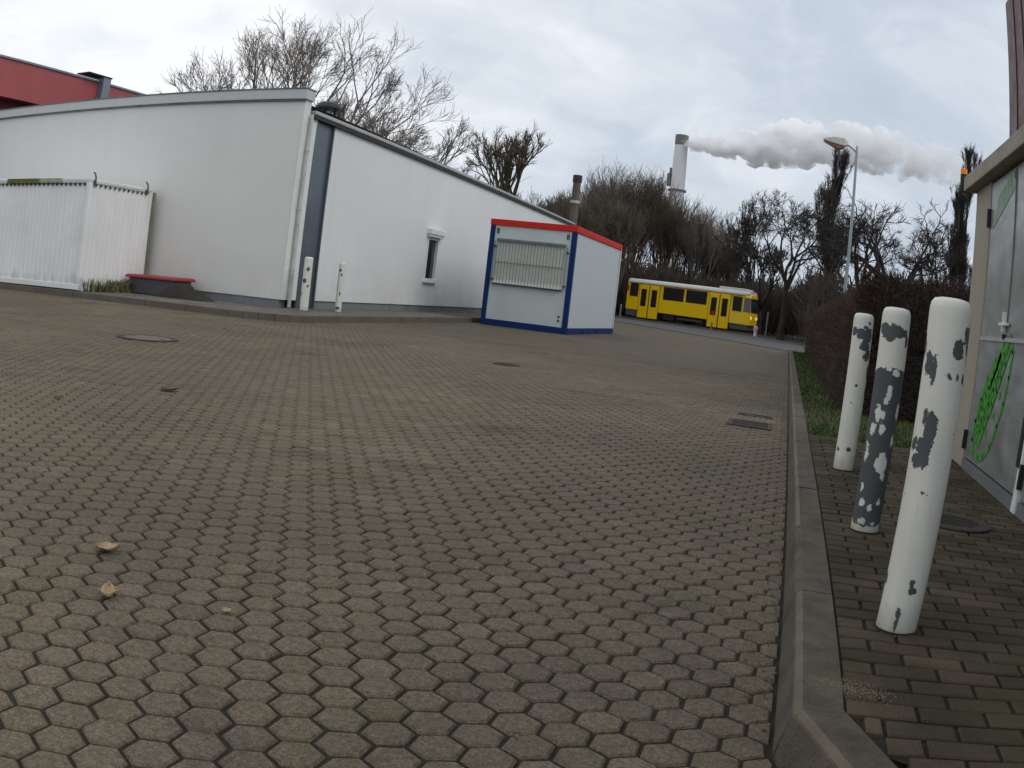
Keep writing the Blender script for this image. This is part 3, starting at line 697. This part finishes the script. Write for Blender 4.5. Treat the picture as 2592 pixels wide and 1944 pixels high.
# ------------------------------------------------------------------ manholes, leaves, drain
def manhole(label, x, y, R, z=0, conc=True):
    t = thing('manhole_cover', label, 'manhole cover', (x, y, z))
    MB().lathe([(R,.0005),(R,.008),(R-.015,.011),(R-.065,.011),(R-.067,.004)], n=36, capb=False, capt=False).build('frame', M_iron, t)
    if conc: MB().lathe([(R-.075,.001),(R-.078,.009)], n=36).build('cover', M_mhc, t)
    mb = MB()
    if not conc:
        mb.lathe([(R-.043,.001),(R-.046,.007)], n=36)
        for k in range(-4, 5):
            w_ = math.sqrt(max(0, (R-.06)**2-(k*R*.2)**2)); mb.cbox((0,k*R*.2,.0085),(w_*2,R*.09,.004))
        mb.build('cover', M_iron, t)
    else:
        for a in (0, math.pi): MB().cbox((math.cos(a)*R*.6,math.sin(a)*R*.6,.0102),(.05,.03,.003)).build('lifting_slot', M_blk, t)
manhole('round concrete filled manhole cover in the paving at the far left', -6.60, 7.85, .36, .002)
manhole('small dark manhole cover in the middle of the lot', -3.36, 10.81, .17, .002, False)
manhole('round iron manhole cover on the pavement beside the cabinet', .93, 4.17, .20, .121, False)
dr = thing('drain_grate', 'square iron drain grate set in the lot near the kerb', 'drain', (-.22, 8.1, .002))
mb = MB().box(-.2,.2,-.24,-.2,0,.009).box(-.2,.2,.2,.24,0,.009).box(-.2,-.16,-.2,.2,0,.009).box(.16,.2,-.2,.2,0,.009); mb.build('frame', M_iron, dr)
mb = MB()
for k in range(8): mb.box(-.16,.16,-.19+k*.05,-.165+k*.05,.0,.007)
mb.build('grate', M_iron, dr)
tag(MB().box(-.38,-.02,8.85,8.93,-.001,.006).box(-.36,-.04,9.0,9.03,-.001,.006).build('slot_drain', M_iron), 'narrow iron slot just beyond the square drain grate', 'drain')
def leaf(label, x, y, sz, rz, mt, curl, seed):
    r = random.Random(seed); n_ = 9; vs = []; fs = []
    for i in range(n_):
        u = i/(n_-1); wd_ = math.sin(math.pi*min(1, u*1.02))**.7*.42*(1+.25*math.sin(i*2.4+seed))
        for j in range(5):
            v = (j-2)/2; vs.append(((u-.5)*sz, v*wd_*sz, .006+curl*sz*(v*v*.30+max(0,u-.6)**2*2.2)+r.uniform(-.002,.002)))
    for i in range(n_-1):
        for j in range(4): k = i*5+j; fs.append((k, k+1, k+6, k+5))
    o = MB().add(vs, fs).build('fallen_leaf', mt, smooth=True); s_ = o.modifiers.new('thick', 'SOLIDIFY'); s_.thickness = .0012
    o.location = (x, y, .002); o.rotation_euler = (0, 0, rz); tag(o, label, 'leaf', 'dry leaves lying on the paving')
leaf('pale curled leaf, upper of the two on the left foreground pavers', -1.83, 2.02, .085, .3, M_leaf, .5, 2)
leaf('pale crumpled leaf, lower of the two on the left foreground pavers', -1.57, 1.73, .06, 2.2, M_leaf, .7, 5)
leaf('brown leaf lying flat below the large manhole cover', -3.91, 4.93, .13, .2, M_leaf2, .3, 7)
leaf('small reddish leaf below the brown leaf on the left pavers', -4.05, 3.95, .055, 1.2, M_leaf2, .4, 9)
leaf('tiny pale fragment of leaf to the right of the two curled leaves', -1.27, 1.88, .03, .1, M_leaf, .2, 11)

lt = MB(); r = random.Random(21)
for _ in range(420):
    q = r.random()
    if q < .55: y_ = 1.9+r.random()**1.5*14; x = .118-abs(r.gauss(0, .05))
    else: y_ = 1.3+r.random()*9; x = r.uniform(-1.1*y_, .1)
    z = .003; s_ = r.uniform(.004, .011)*(1+y_*.04); a = r.uniform(0, 3.14)
    c_, n_ = math.cos(a)*s_, math.sin(a)*s_; w_ = r.uniform(.25, .8)
    lt.add([(x-c_,y_-n_,z),(x+n_*w_,y_-c_*w_,z+.003),(x+c_,y_+n_,z+.001),(x-n_*w_,y_+c_*w_,z+.005)], [(0,1,2,3)])
tag(lt.build('litter', [mat('crumbs', (.14,.10,.065), .9, var=.6, scale=60)]), 'scattered grit and leaf crumbs on the paving and along the kerb', 'litter', kind='stuff')

sd_ = MB(); r = random.Random(8)
for _ in range(1100):
    t = r.random(); x = .20+.17*t+r.gauss(0, .022); y_ = 1.985-.06*t+r.gauss(0, .020+.015*t); s_ = r.uniform(.0008, .0026)*(1-.3*t); z = .1212 if x < .262 else .123
    sd_.add([(x-s_,y_,z),(x,y_-s_,z),(x+s_,y_,z),(x,y_+s_,z),(x,y_,z+s_)], [(0,1,4),(1,2,4),(2,3,4),(3,0,4)])
tag(sd_.build('sand', mat('pale_grit', (.20,.165,.11), .9, var=.5, scale=90)), 'pale sandy grit spilled over the kerb corner', 'sand', kind='stuff')

# ------------------------------------------------------------------ tram
TR = thing('yellow_tram', 'yellow tram with white roof and dark windows passing the trees', 'tram', tuple(TA), math.atan2(TD.y, TD.x))
def tbox(name, mt, *bs, par=TR, bevel=0, ):
    mb = MB()
    for b_ in bs: mb.box(*b_)
    return mb.build(name, mt, par, bevel=bevel)
Wd = 2.2; CL = 10.25
mb = MB()   # body shell: cross sections along the length, nose tapering
def sec(u, ins, zb, sl=0): return [(u,ins,zb),(u,Wd-ins,zb),(u,Wd-ins,1.55),(u-sl,Wd-ins-.05,2.62),(u-sl*1.1,Wd-ins-.2,2.85),(u-sl*1.1,ins+.2,2.85),(u-sl,ins+.05,2.62),(u,ins,1.55)]
mb.rings([sec(.0,.12,.68),sec(.12,.0,.68),sec(8.7,.0,.62),sec(9.8,.04,.60,.0),sec(10.22,.22,.60,.10)])
mb.build('body', M_yel, TR, bevel=.03)
mb = MB()
def rs(u, i_): return [(u,i_+.03,2.852),(u,Wd-i_-.03,2.852),(u,Wd-i_-.12,3.0),(u,Wd-i_-.4,3.08),(u,i_+.4,3.08),(u,i_+.12,3.0)]
mb.rings([rs(.02,.1),rs(.2,.0),rs(9.6,.0),rs(10.02,.18)]); mb.build('roof', M_tramw, TR, smooth=False)
tbox('roof_line', M_tramw, (.1,9.9,-.012,.03,2.76,2.87))
tbox('roof_box', M_tramw, (7.5,9.75,.35,1.85,3.02,3.24), bevel=.05)
def win_(a, b, z0, z1, name='window'):
    f_ = tbox(name, M_blk, (a,b,-.018,.01,z0,z1), bevel=.012)
    tbox('pane', M_glassd, (a+.05,b-.05,-.026,-.0185,z0+.05,z1-.05), par=f_)
win_(.32,1.02,1.70,2.72); win_(3.15,4.86,1.70,2.66); win_(5.04,6.74,1.70,2.66); win_(8.82,9.55,1.54,2.62)
for a in (1.15, 6.95):
    dr_ = tbox('door', M_yel, (a,a+.80,-.03,.02,.14,2.66), (a+.88,a+1.68,-.03,.02,.14,2.66), bevel=.01)
    tbox('door_gap', M_blk, (a+.80,a+.88,-.024,.02,.14,2.60), par=dr_)
    for q0 in (-.03, 1.68): tbox('door_surround', M_blk, (a+q0,a+q0+.03,-.012,.02,.14,2.70), par=dr_)
    for q0 in (.16, 1.04):
        tbox('door_window', M_glassd, (a+q0,a+q0+.46,-.038,-.031,1.02,2.34), par=dr_, bevel=.006)
mb = MB(); mb.add([(9.70,-.01,1.56),(10.235,.17,1.56),(10.15,.20,2.58),(9.70,.03,2.58)], [(0,1,2,3)]); mb.add([(10.235,.26,1.56),(10.235,1.94,1.56),(10.135,1.90,2.58),(10.135,.30,2.58)], [(0,1,2,3)])
mb.build('windscreen', M_glassd, TR)
def lampmat():
    m, N = custom('lit_headlight'); e = N.new('ShaderNodeEmission', {'Color': (1, .75, .3, 1), 'Strength': .55}); N.l.new(e.outputs[0], N.new('ShaderNodeOutputMaterial').inputs[0]); return m
M_head = lampmat()
mb = MB().lathe([(.16,-.047),(.16,-.041)], (7.36,0,1.16), 16, 'y'); mb.build('round_sticker', M_red, TR)
for v in (.42, 1.72): MB().lathe([(.12,10.2),(.12,10.27)], (0,v,1.15), 14, 'x').build('headlight', M_head, TR)
tbox('skirt', M_skirt, (.12,1.1,.03,2.17,.2,.68), bevel=.02); tbox('skirt', M_skirt, (8.7,10.1,.08,2.1,.22,.60), bevel=.02)
tbox('underframe', M_under, (.3,9.9,.35,1.85,.25,.66), (3.3,4.2,.1,2.1,.22,.62))
for u in (4.6, 6.3):
    for v in (.30, 1.78): MB().lathe([(.34,v),(.34,v+.12)], (u,0,.38), 22, 'y').build('wheel', M_under, TR)
tbox('bogie_frame', M_skirt, (4.4,6.5,.16,.28,.34,.5))
tbox('tail_light', M_red, (.1,.2,-.012,.01,2.1,2.5))
# dark screen behind, small posts
FN = thing('board_fence', 'tall dark board fence between the cabin and the tram', 'fence', (-16, 73, 0), -.28)
mb = MB()
for k in range(26): mb.box(-5+k*.25,-5+k*.25+.235,0,.04+.01*(k%2),0,3.35)
mb.build('boards', M_under, FN)
for k in range(3): MB().box(-4.8+3*k,-4.65+3*k,.06,.2,0,3.3).build('post', M_blk, FN)
HP = thing('marker_post', 'short faded red and white post beside the tram front', 'post', (-2.1, 60, 0))
MB().lathe([(.10,.0),(.10,.30)], n=12).build('base', M_white, HP); MB().lathe([(.14,.3),(.15,.55),(.10,.68)], n=12).build('head', M_pinkw, HP)
for k, (x, y_, h_, lb) in enumerate(((-1.55,66,1.7,'slim grey post standing right of the tram front'),(-11.5,61.6,.9,'short grey post in front of the tram rear door'),(-5.05,60.2,.5,'stubby light post below the tram front door'),(1.2,58,1.3,'slim grey post farther right near the hedge end'))):
    tag(MB().lathe([(.06,0),(.06,h_),(.03,h_+.05)], (x,y_,0), 10).build('post', M_bar), lb, 'post', 'posts along the tram line')

# ------------------------------------------------------------------ street lamp
LM = thing('street_lamp', 'grey street lamp with an angular head above the hedge', 'street lamp', (1.70, 29, 0))
MB().lathe([(.085,0),(.085,1.2),(.06,1.25),(.042,6.75),(.03,6.95)], n=14).build('pole', M_lamp, LM)
MB().tube([(0,0,6.72),(-.16,0,6.86),(-.36,0,6.96)], .03, 10).build('arm', M_lamp, LM)
mb = MB(); mb.rings([[(x,-w_,z0),(x,w_,z0),(x,w_*.7,z1),(x,-w_*.7,z1)] for x, w_, z0, z1 in ((-.30,.09,6.92,7.0),(-.42,.17,6.86,7.12),(-.75,.19,6.90,7.13),(-1.12,.10,7.0,7.06))]); mb.build('lamp_head', M_shell, LM, bevel=.015)
mb = MB(); mb.rings([[(x,-w_,z0),(x,w_,z0),(x,w_,z1),(x,-w_,z1)] for x, w_, z0, z1 in ((-.42,.13,6.82,6.86),(-.62,.15,6.74,6.88),(-1.1,.08,6.95,6.99))]); mb.build('lens', M_lens, LM)

# ------------------------------------------------------------------ chimneys and plume
CH = thing('power_station_chimney', 'tall white industrial chimney with dark rim giving off steam', 'chimney', (-83, 600, 0))
MB().lathe([(6.6,0),(4.4,112)], n=40).build('shaft', M_chim, CH, smooth=True)
MB().lathe([(4.5,112),(4.5,119.0),(3.9,119.0),(3.7,117)], n=40, capt=True).build('rim', M_chimt, CH)
MB().lathe([(6.2,80.5),(6.2,81.6),(4.8,81.6)], n=32).build('gallery', M_chimt, CH)
MB().box(-7.2,-4.9,-3,3,84,92).box(-6.0,-4.6,-2,2,92.01,96).build('platform_box', M_chimt, CH)
SK = thing('brick_flue', 'slim brown flue behind the cabin roof', 'chimney', (-11.35, 45, 0))
MB().lathe([(.27,0),(.20,6.85)], n=16).build('shaft', mat('flue_brown', (.105,.085,.06), .8, var=.35, scale=3), SK, smooth=True)
MB().lathe([(.24,6.85),(.24,7.2),(.20,7.22)], n=16).build('cap', M_dark, SK)
MB().lathe([(.25,5.75),(.25,5.9)], n=16).build('band', M_gutter, SK)
SB = thing('low_hut', 'low pale hut just behind the cabin roof', 'hut', (-10.2, 41, 0))
MB().box(-.9,1.0,0,2.5,0,3.85).build('wall', mat('hut_wall', (.36,.34,.34), .8), SB); MB().box(-1.0,1.1,-.1,2.6,3.851,3.95).build('roof', M_gutter, SB)

plume = MB(); pr = random.Random(12); step = 0
def ico(c, r, mb):
    ph = (1+5**.5)/2; vs = [(-1,ph,0),(1,ph,0),(-1,-ph,0),(1,-ph,0),(0,-1,ph),(0,1,ph),(0,-1,-ph),(0,1,-ph),(ph,0,-1),(ph,0,1),(-ph,0,-1),(-ph,0,1)]
    fs = [(0,11,5),(0,5,1),(0,1,7),(0,7,10),(0,10,11),(1,5,9),(5,11,4),(11,10,2),(10,7,6),(7,1,8),(3,9,4),(3,4,2),(3,2,6),(3,6,8),(3,8,9),(4,9,5),(2,4,11),(6,2,10),(8,6,7),(9,8,1)]
    k = r/math.sqrt(1+ph*ph); mb.add([(c[0]+x*k, c[1]+y*k, c[2]+z*k) for x, y, z in vs], fs)
x = -80
while x < 112:
    t = (x+80)/192
    zc = 112.5 + 24*math.sin(min(1, t*1.25)*math.pi*.52)*t**.7 - 2*t - max(0, t-.55)*38
    th = 3.6+min(t*44, 14-1*t) 
    for k in range(7):
        a_ = pr.uniform(0, 6.28); rr = th*pr.uniform(.2, .95)
        ico((x+pr.uniform(-3, 3), 596+rr*math.cos(a_)*.9, zc+rr*math.sin(a_)*.8), th*pr.uniform(.30, .5), plume)
    x += 2.4 + t*3.2
po_ = plume.build('steam_plume', [], None); po_.data.materials.clear()
m, N = custom('steam'); P = N.pos(); x_, y_, z_ = N.sep(P)
nn_ = N.noise(P, .085, 6, .65); den = N.mapr(x_, -70, 105, .38, .030)
dens = N.m('MULTIPLY', den, N.mapr(nn_, .42, .56, .0, 1.7))
vol = N.new('ShaderNodeVolumePrincipled', {'Color': (.998, .998, 1.0, 1), 'Density': dens, 'Anisotropy': .0})
o_n = N.new('ShaderNodeOutputMaterial'); N.l.new(vol.outputs[0], o_n.inputs['Volume'])
po_.data.materials.append(m)
rm = po_.modifiers.new('remesh', 'REMESH'); rm.mode = 'VOXEL'; rm.voxel_size = 1.0; rm.use_smooth_shade = True
tx = bpy.data.textures.new('billow', 'CLOUDS'); tx.noise_scale = 9; tx.noise_depth = 3
dm = po_.modifiers.new('billow', 'DISPLACE'); dm.texture = tx; dm.strength = 6.5; dm.mid_level = .5; dm.texture_coords = 'LOCAL'
tag(po_, 'white steam plume trailing right from the tall chimney', 'steam', kind='stuff')

# ------------------------------------------------------------------ bare trees
def rot(d_, ang, r):
    u = d_.orthogonal().normalized(); v = d_.cross(u); a = r.uniform(0, 6.2832)
    return (d_*math.cos(ang) + (u*math.cos(a)+v*math.sin(a))*math.sin(ang)).normalized()
def grow(mb, r, p, d_, Ln, rad, lv, C):
    c = C[lv]; n_ = c['n']; st = Ln/n_; r0 = rad; sides = c.get('s', 3)
    for i in range(n_):
        d_ = (d_ + Vector((r.gauss(0, c['w']), r.gauss(0, c['w']), r.gauss(0, c['w'])+c['up']))).normalized()
        q_ = p+d_*st; r1 = max(C[-1]['rmin'], rad*(1-(i+1)/n_*c.get('tp', .8)))
        mb.seg(p, q_, r0, r1, sides); t = (i+1)/n_
        if lv+1 < len(C) and t > c['st']:
            k = c['k']; k = int(k)+(1 if r.random() < k-int(k) else 0)
            for _ in range(k):
                cl_ = Ln*c['lr']*(1-.55*(t-c['st'])/(1.001-c['st']))*r.uniform(.65, 1.15)
                grow(mb, r, p+(q_-p)*r.random(), rot(d_, c['a']*r.uniform(.7, 1.3), r), cl_, r1*c['rr'], lv+1, C)
        p, r0 = q_, r1
T_END = {'n': 3, 'w': .12, 'up': .03, 's': 3, 'st': 9, 'rmin': .006, 'tp': .6}
def fork(mb, r, p, d_, L, rad, g, F):
    """deliquescent branching: every branch ends in two or three thinner ones and carries a few side twigs"""
    n_ = 3; r1 = max(F['rmin'], rad*.82); st = L/n_; last = rad
    for i in range(n_):
        w_ = F['w']*(1.25 if g < 3 else .9)
        d_ = (d_+Vector((r.gauss(0, w_), r.gauss(0, w_), r.gauss(0, w_)+F['up']))).normalized()
        q_ = p+d_*st; nr = rad+(r1-rad)*(i+1)/n_
        mb.seg(p, q_, last, nr, 6 if g > F['g']-2 else (4 if g > F['g']-4 else 3)); last = nr
        if g < F['g']-1 and r.random() < F['tw']:
            t_ = rot(d_, r.uniform(.4, .9), r); a_ = q_
            for _k in range(3):
                t_ = (t_+Vector((r.gauss(0,.12), r.gauss(0,.12), r.gauss(0,.12)+F['up']*1.5))).normalized()
                b_ = a_+t_*L*r.uniform(.18, .34)
                mb.seg(a_, b_, F['rmin']*1.1, F['rmin']*(.9-.2*_k), 3); a_ = b_
        p = q_
    if g == 0: return
    k = 3 if r.random() < F['tri'] else 2
    if g > 1 and r.random() < F.get('die', .04): k = 1
    for c in range(k):
        an = F['a']*(r.uniform(.25, .6) if c == 0 else r.uniform(.7, 1.3))
        fr = r.uniform(.78, .9) if c == 0 else r.uniform(.62, .84)
        fork(mb, r, p, rot(d_, an, r), L*F['lr']*(1 if c == 0 else r.uniform(.75, 1)), max(F['rmin'], last*fr), g-1, F)
FB = dict(g=6, w=.07, up=.035, a=.50, lr=.80, tri=.35, tw=.75, rmin=.009)      # broad airy crown
FD = dict(g=7, w=.09, up=.06, a=.42, lr=.79, tri=.25, tw=.6, rmin=.012)        # dense oval crown
FU = dict(g=6, w=.06, up=.12, a=.34, lr=.82, tri=.30, tw=.6, rmin=.014)        # thin upright
FP = dict(g=5, w=.035, up=.10, a=.20, lr=.84, tri=.35, tw=.7, rmin=.012)        # poplar shoots
FK = dict(g=6, w=.24, up=.03, a=.62, lr=.79, tri=.35, tw=.9, rmin=.012, die=.1) # knotty, pollarded
FS = dict(g=5, w=.055, up=.085, a=.30, lr=.82, tri=.45, tw=.75, rmin=.016)     # many stemmed shrub
def tree(name, label, cat, x, y, Fk, height, trunk_h, trunk_r, mt, seed, stems=5, fan=.6, up0=0, group=None, z0=-.05, lean=0, low=None):
    r = random.Random(seed); t = thing(name, label, cat, (x, y, z0), 0, group)
    tb = MB(); pts = [Vector((0, 0, 0))]
    for k in range(1, 7): pts.append(Vector((lean*k/6+r.gauss(0, .03), r.gauss(0, .03), trunk_h*k/6)))
    tf = .06 if low is None else .17
    for k in range(6): tb.seg(pts[k], pts[k+1], trunk_r*(1.2-tf*k if k else 1.45), trunk_r*(1.2-tf*(k+1)), 9, True)
    tb.build('trunk', mt, t)
    cb = MB(); lr, G_ = Fk['lr'], Fk['g']; tot = (1-lr**(G_+1))/(1-lr)
    for k in range(stems):
        a = 6.2832*k/stems+r.uniform(-.4, .4); tl = fan*r.uniform(.5, 1.15) if k else fan*.2
        d_ = Vector((math.sin(tl)*math.cos(a), math.sin(tl)*math.sin(a), math.cos(tl)))
        z_ = trunk_h*(1-(.12 if low is None else low)*k/stems)*(1 if low is None else .93); base = Vector((lean*z_/trunk_h, 0, z_))
        L = (height-z_)/tot*1.10*r.uniform(.85, 1.03)
        if low is not None:      # columnar: shoots all the way up the leader
            L = min(height-z_+height*.05, height*.46*(1-.45*z_/height)*r.uniform(.6, 1.15))/tot*1.1
        fork(cb, r, base, d_, L, (trunk_r*(.95/math.sqrt(stems)+.12) if low is None else .05), G_, Fk)
    cb.build('crown', mt, t); return t
def rmin(F, v): return dict(F, rmin=v)
tree('bare_tree', 'large bare tree with wide fanning crown behind the hall corner', 'tree', -27.5, 44, rmin(FB, .011), 15.4, 3.6, .36, M_bark3, 11, 9, .86, group='bare trees around the lot')
tree('bare_tree', 'lower bare tree whose branches droop right over the sloping roof edge', 'tree', -21.4, 43, rmin(FB, .011), 10.8, 3.8, .28, M_bark3, 23, 8, 1.0, group='bare trees around the lot')
tree('bare_tree', 'compact rounded bare tree left of the brown flue', 'tree', -18.3, 55, dict(FD, g=6, rmin=.012), 11.2, 5.0, .34, M_bark, 5, 8, .34, group='bare trees around the lot')
for k, (x, y_, h_) in enumerate(((-22.0, 60, 7.4), (-19.0, 66, 8.2), (-15.6, 62, 6.9), (-13.8, 70, 8.6))):
    tree('bare_shrub', ['low twiggy bush showing over the hall roof left of the round tree', 'twiggy bush just right of the round tree trunk', 'bush directly left of the brown flue', 'bush directly right of the brown flue'][k], 'bush', x, y_, rmin(FS, .014), h_, .5, .16, M_bark, 40+k, 11, .42, group='bare bushes behind the cabin')
th = [(-24.5,86,10.8),(-21.6,84,12.2),(-19.6,90,12.6),(-17.8,82,14.2),(-16.2,88,13.4),(-14.9,82,13.6),(-13.0,88,13.2),(-11.4,83,11.6),(-9.9,87,11.3),(-8.6,83,10.2),(-7.2,86,9.4),(-6.0,84,7.6)]
lab = ['leftmost of the brown bushy trees behind the cabin','second brown bushy tree from the left behind the cabin','brown bushy tree left of the tall central ones','tallest brown bushy tree above the cabin right side','brown bushy tree just right of the tallest one','brown bushy tree in line with the white chimney left edge','brown bushy tree in front of the white chimney foot','brown bushy tree above the tram rear','brown bushy tree above the tram middle window','brown bushy tree above the tram front door','shorter brown bushy tree above the tram nose','lowest brown bushy tree at the right end of the thicket']
for k, (x, y_, h_) in enumerate(th):
    h_ *= .90 if k < 5 else .96
    tree('bushy_tree', lab[k], 'tree', x, y_, rmin(FS, .012), h_*.95, .8, .22, M_bark if k % 3 else M_bark3, 60+k, 12, .32, group='bushy trees behind the tram')
tree('bare_tree', 'thin young bare tree left of the gap over the tram nose', 'tree', -6.1, 93, rmin(FU, .016), 11.3, 3, .16, M_bark2, 81, 3, .2, group='bare trees around the lot')
tree('bare_tree', 'thin leaning bare tree right of the gap over the tram nose', 'tree', -4.2, 91, rmin(FU, .016), 12.2, 3, .17, M_bark2, 82, 3, .24, group='bare trees around the lot')
tree('bare_tree', 'knotty bare tree just left of the tall poplar', 'tree', -.4, 60, rmin(FK, .013), 10.8, 3.4, .20, M_bark2, 83, 5, .5, group='bare trees around the lot')
tree('bare_tree', 'low dark spreading tree behind the tram nose', 'tree', -2.4, 70, rmin(FD, .016), 7.4, 2, .3, M_bark2, 84, 7, .7, group='bare trees around the lot')
def poplar(label, x, y_, h_, seed, n_=7, fan=.07, mt=M_bark2):
    tree('poplar', label, 'tree', x, y_, rmin(FP, .012), h_, h_*.86, .20, mt, seed, n_, fan, low=.93, group='columnar poplars')
poplar('dense dark columnar poplar standing behind the street lamp', 2.7, 75, 15.3, 91, 46, .36)
poplar('slender poplar rising left of the cabinet roof corner', 10.9, 60, 11.5, 92, 15, .26)
poplar('taller poplar nearest the cabinet wall behind the beacon', 11.7, 61, 14.0, 93, 18, .22)
tree('bare_tree', 'gnarled pollarded tree just right of the street lamp', 'tree', 4.4, 57, rmin(FK, .013), 9.2, 3.0, .26, M_bark2, 94, 4, .55, group='bare trees around the lot')
tree('bare_tree', 'gnarled forked tree with a strong V trunk behind the far bollard', 'tree', 6.2, 55, rmin(FK, .013), 11.0, 2.6, .30, M_bark2, 95, 3, .55, group='bare trees around the lot')
tree('bare_tree', 'low gnarled tree behind the near bollard top', 'tree', 9.0, 56, rmin(FK, .013), 8.6, 2.8, .24, M_bark2, 96, 4, .6, group='bare trees around the lot')
# undergrowth behind the tram line: uncountable twigs
ug = MB(); r = random.Random(77)
for _ in range(44000):
    q0 = r.random(); x = r.uniform(-34, 22) if q0 < .45 else (r.uniform(-8, 3.5) if q0 < .65 else r.uniform(-27, -8)); y_ = 76+r.random()*34 if x < 1 else 50+r.random()*40
    top = (5.6+2.2*mn.noise((x*.2, y_*.1, 3)))*(1.0 if x < 3 else .62)
    z = r.uniform(0, top*.5); p = Vector((x, y_, z)); d_ = Vector((r.gauss(0,.35), r.gauss(0,.35), 1)).normalized()
    for _k in range(2):
        q_ = p+d_*r.uniform(.6, 1.5); ug.seg(p, q_, .03, .018, 3); p = q_; d_ = (d_+Vector((r.gauss(0,.4), r.gauss(0,.4), .2))).normalized()
tag(ug.build('undergrowth', mat('undergrowth_twigs', (.058, .044, .033), .95, var=.4, scale=1)), 'dark leafless undergrowth below the trees', 'undergrowth', kind='stuff')
fw = MB(); r = random.Random(5); xs = [-160+4*k for k in range(101)]
for lay in range(3):
    base = [(x+r.uniform(-1,1), 118+lay*14+r.uniform(-2,2), 3.6+2.2*mn.noise((x*.05, lay*3.1, 0))+1.4*mn.noise((x*.3, lay, 1))) for x in xs]
    n_ = len(base); fw.add([(x,y,-.1) for x,y,z in base]+[(x,y,z) for x,y,z in base]+[(x,y+6,z*.9) for x,y,z in base]+[(x,y+6,-.1) for x,y,z in base],
        [(i,i+1,n_+i+1,n_+i) for i in range(n_-1)]+[(n_+i,n_+i+1,2*n_+i+1,2*n_+i) for i in range(n_-1)]+[(2*n_+i,2*n_+i+1,3*n_+i+1,3*n_+i) for i in range(n_-1)])
tag(fw.build('distant_wood', mat('far_wood', (.03,.027,.024), 1, var=.5, scale=.6)), 'far dark line of wood behind everything', 'wood', kind='stuff')

# ------------------------------------------------------------------ brown hedge
HG = thing('hedge', 'dense brown leafless hedge behind the bollards', 'hedge', (1.6, 18, .1))
hx0, hx1, hy0, hy1, hz = .68, 2.9, 9.5, 31.5, 1.54
def hs(u, v):   # rounded box profile: u along y, v around (0 left foot .. 1 right foot)
    pass
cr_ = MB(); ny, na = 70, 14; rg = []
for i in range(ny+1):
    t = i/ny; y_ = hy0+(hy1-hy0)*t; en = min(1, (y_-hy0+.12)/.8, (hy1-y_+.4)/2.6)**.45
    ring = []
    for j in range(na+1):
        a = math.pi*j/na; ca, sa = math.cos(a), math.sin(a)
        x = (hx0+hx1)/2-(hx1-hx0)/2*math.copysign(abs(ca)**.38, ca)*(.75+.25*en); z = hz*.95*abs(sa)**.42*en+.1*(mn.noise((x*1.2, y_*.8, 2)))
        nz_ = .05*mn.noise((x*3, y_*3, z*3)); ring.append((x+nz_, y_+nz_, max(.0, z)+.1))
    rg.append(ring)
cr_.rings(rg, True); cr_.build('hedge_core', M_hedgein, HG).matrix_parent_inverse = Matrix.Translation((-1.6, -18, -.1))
hb_ = MB(); r = random.Random(9)
for _ in range(46000):
    t = r.random()**1.7; i = t*ny; i_ = min(ny-1, int(i)); j = r.randrange(na)
    A = Vector(rg[i_][j]); Bv = Vector(rg[i_+1][j]); Cv = Vector(rg[i_][j+1]); Dv = Vector(rg[i_+1][j+1])
    u, v = r.random(), r.random(); p = A.lerp(Bv, u).lerp(Cv.lerp(Dv, u), v)
    if r.random() < .22: p = Vector((r.uniform(hx0, hx1), hy0+r.uniform(-.02, .1), .1+r.uniform(.02, hz*.97)));
    cen = Vector(((hx0+hx1)/2, max(p.y, hy0+1.2) if p.y > hy0+.4 else hy0+1.2, .5)); nrm = (p-cen).normalized()
    d_ = (nrm*.8+Vector((r.gauss(0,.55), r.gauss(0,.55), r.gauss(.35,.5)))).normalized(); l_ = r.uniform(.04, .15)
    sc = 1+p.y/30; hb_.seg(p-d_*.05, p+d_*l_, .0034*sc, .0014*sc, 3)
hb_.build('hedge_twigs', M_hedge, HG).matrix_parent_inverse = Matrix.Translation((-1.6, -18, -.1))
